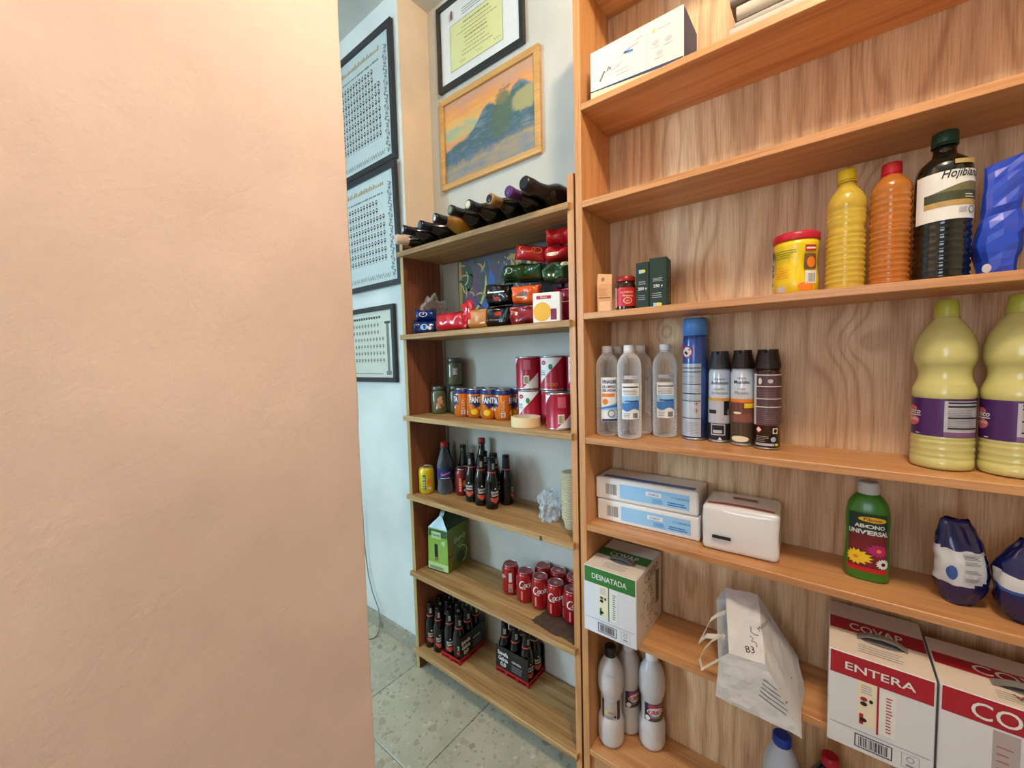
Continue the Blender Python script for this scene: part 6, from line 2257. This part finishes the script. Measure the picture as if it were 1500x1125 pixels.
def white_bottle(label, x, y, rz, cap, mode, h=0.315):
    t = thing('detergent_bottle', label, 'bottle', (x, y, zE + 0.0006), rz, 'white waisted detergent bottles')
    R = 0.0398
    k_ = h / 0.322
    pf = [(R * 0.6, 0), (R * 0.86, 0.004), (R * 0.98, 0.014), (R, 0.026), (R, 0.070), (R * 0.985, 0.080), (R * 0.92, 0.090), (R * 0.82, 0.097), (R * 0.81, 0.102), (R * 0.81, 0.164), (R * 0.84, 0.170), (R * 0.94, 0.179), (R, 0.194), (R, 0.222), (R * 0.96, 0.240),
          (R * 0.84, 0.260), (R * 0.62, 0.276), (R * 0.46, 0.286), (R * 0.43, 0.298)]
    pf = [(r_, z_ * k_) for r_, z_ in pf]
    lathe('plastic_body', pf, m_wh, t, 34)
    lathe('cap', [(R * 0.46, 0.291 * k_), (R * 0.47, 0.292 * k_), (R * 0.45, 0.318 * k_), (R * 0.38, 0.322 * k_)], cap, t, 24)
    P = Print()
    z0, z1 = 0.102 * k_, 0.160 * k_
    if mode == 'brand':
        P.rect(-0.026, z0, 0.046, z1, m_kb, 0, 18)
        P.rect(-0.026, z0, 0.046, z0 + 0.016, mat('umber_band_print', (96, 70, 52), 0.4), 1, 14)
        P.rect(-0.014, z1 - 0.014, 0.040, z1 - 0.002, mat('rose_print', (170, 70, 84), 0.4), 1, 10)
        P.ell(0.009, z0 + 0.031, 0.026, 0.013, m_paper, 2, 20)
        P.text(0.009, z0 + 0.024, 'KiRiKO', 0.019, m_red, 3, bold=0.03, width=0.046)
        P.lines(-0.010, 0.026, z0 + 0.012, z0 + 0.020, 2, m_pale, 2, 0.4, 3)
        P.ell(-0.016, z0 + 0.010, 0.007, 0.008, m_paper, 2)
        P.rect(-0.026, z1 - 0.012, -0.016, z1, m_navy, 2)
    else:
        P.rect(-0.030, z0 - 0.004, 0.030, z1, mat('beige_label_film', (186, 178, 168), 0.4), 0, 14)
        P.rect(-0.030, z0 - 0.004, -0.023, z1, m_kb, 1).rect(0.019, z0 - 0.004, 0.030, z1, m_kb, 1)
        P.poly([(-0.020, z0 + 0.014), (-0.014, z0 + 0.026), (-0.008, z0 + 0.016)], m_yel, 2)
        P.text(0.004, z0 + 0.014, 'FRIO', 0.011, mat('rose_print', (170, 70, 84), 0.4), 2)
        P.lines(-0.018, 0.014, z0, z0 + 0.010, 3, m_grey, 2, 0.35, 2)
        P.ell(0.012, z0 + 0.007, 0.004, 0.004, m_ink, 2)
    P.build('wrap_label', t, cyl(R * 0.81 + 0.0005))
    if mode != 'brand':
        Print().lines(-0.012, 0.016, 0.246 * k_, 0.252 * k_, 2, m_grey, 0, 0.2).build('embossing', t, cyl(R * 0.965 + 0.001))
    return t


m_blk = mat('black_cap_plastic', (24, 24, 25), 0.4)
white_bottle('white waisted bottle with black cap and beige label, nearest the left side panel', 0.0615, 0.070, face(0.0615, 0.070), m_blk, 'plain')
white_bottle('white waisted bottle with dark red-lettered label under the shelf edge', 0.1675, 0.138, face(0.1675, 0.138) + 0.1, m_capw, 'brand', 0.31)
white_bottle('white waisted bottle half hidden between the other two', 0.0875, 0.1475, face(0.0875, 0.1475) + 0.5, m_capw, 'brand', 0.30)
t = thing('bleach_jug', 'pale blue-white jug with a blue screw cap at the bottom of the picture', 'jug', (0.511, 0.090, zE + 0.0006), face(0.511, 0.09))
lathe('plastic_body', [(0.030, 0), (0.039, 0.004), (0.040, 0.012), (0.040, 0.17), (0.037, 0.195), (0.028, 0.225), (0.019, 0.240), (0.017, 0.246)], mat('bluish_white_plastic', (196, 206, 222), 0.35, coat=0.2), t, 30)
lathe('cap', [(0.0195, 0.243), (0.0205, 0.245), (0.020, 0.264), (0.017, 0.267)], mat('royal_blue_cap', (28, 66, 168), 0.35), t, 24)
t = thing('dark_bottle', 'dark plastic bottle with a red cap in the shadow under the milk case', 'bottle', (0.606, 0.085, zE + 0.0006), 0)
lathe('plastic_body', [(0.034, 0), (0.041, 0.003), (0.042, 0.012), (0.042, 0.18), (0.036, 0.215), (0.020, 0.245), (0.014, 0.252)], mat('black_blue_plastic', (22, 24, 34), 0.15, coat=0.5), t, 30)
lathe('cap', [(0.0165, 0.250), (0.0172, 0.252), (0.0168, 0.272), (0.014, 0.274)], mat('crimson_cap', (178, 24, 48), 0.35), t, 24)

# ------------------------------------------------------------------ cable by the portrait wall
tag(tube('cable', [(-1.285, 0.046, 0.62), (-1.283, 0.048, 0.40), (-1.262, 0.047, 0.264), (-1.226, 0.046, 0.175), (-1.178, 0.044, 0.112), (-1.165, 0.040, 0.055), (-1.160, 0.030, 0.016), (-1.150, 0.010, 0.004), (-1.145, -0.012, 0.0032), (-1.165, -0.035, 0.0032), (-1.22, -0.06, 0.0032), (-1.33, -0.08, 0.0032)],
         0.0028, mat('grey_cable', (128, 130, 122), 0.5)), 'thin grey cable hanging down the bluish wall onto the terrazzo floor', 'cable')
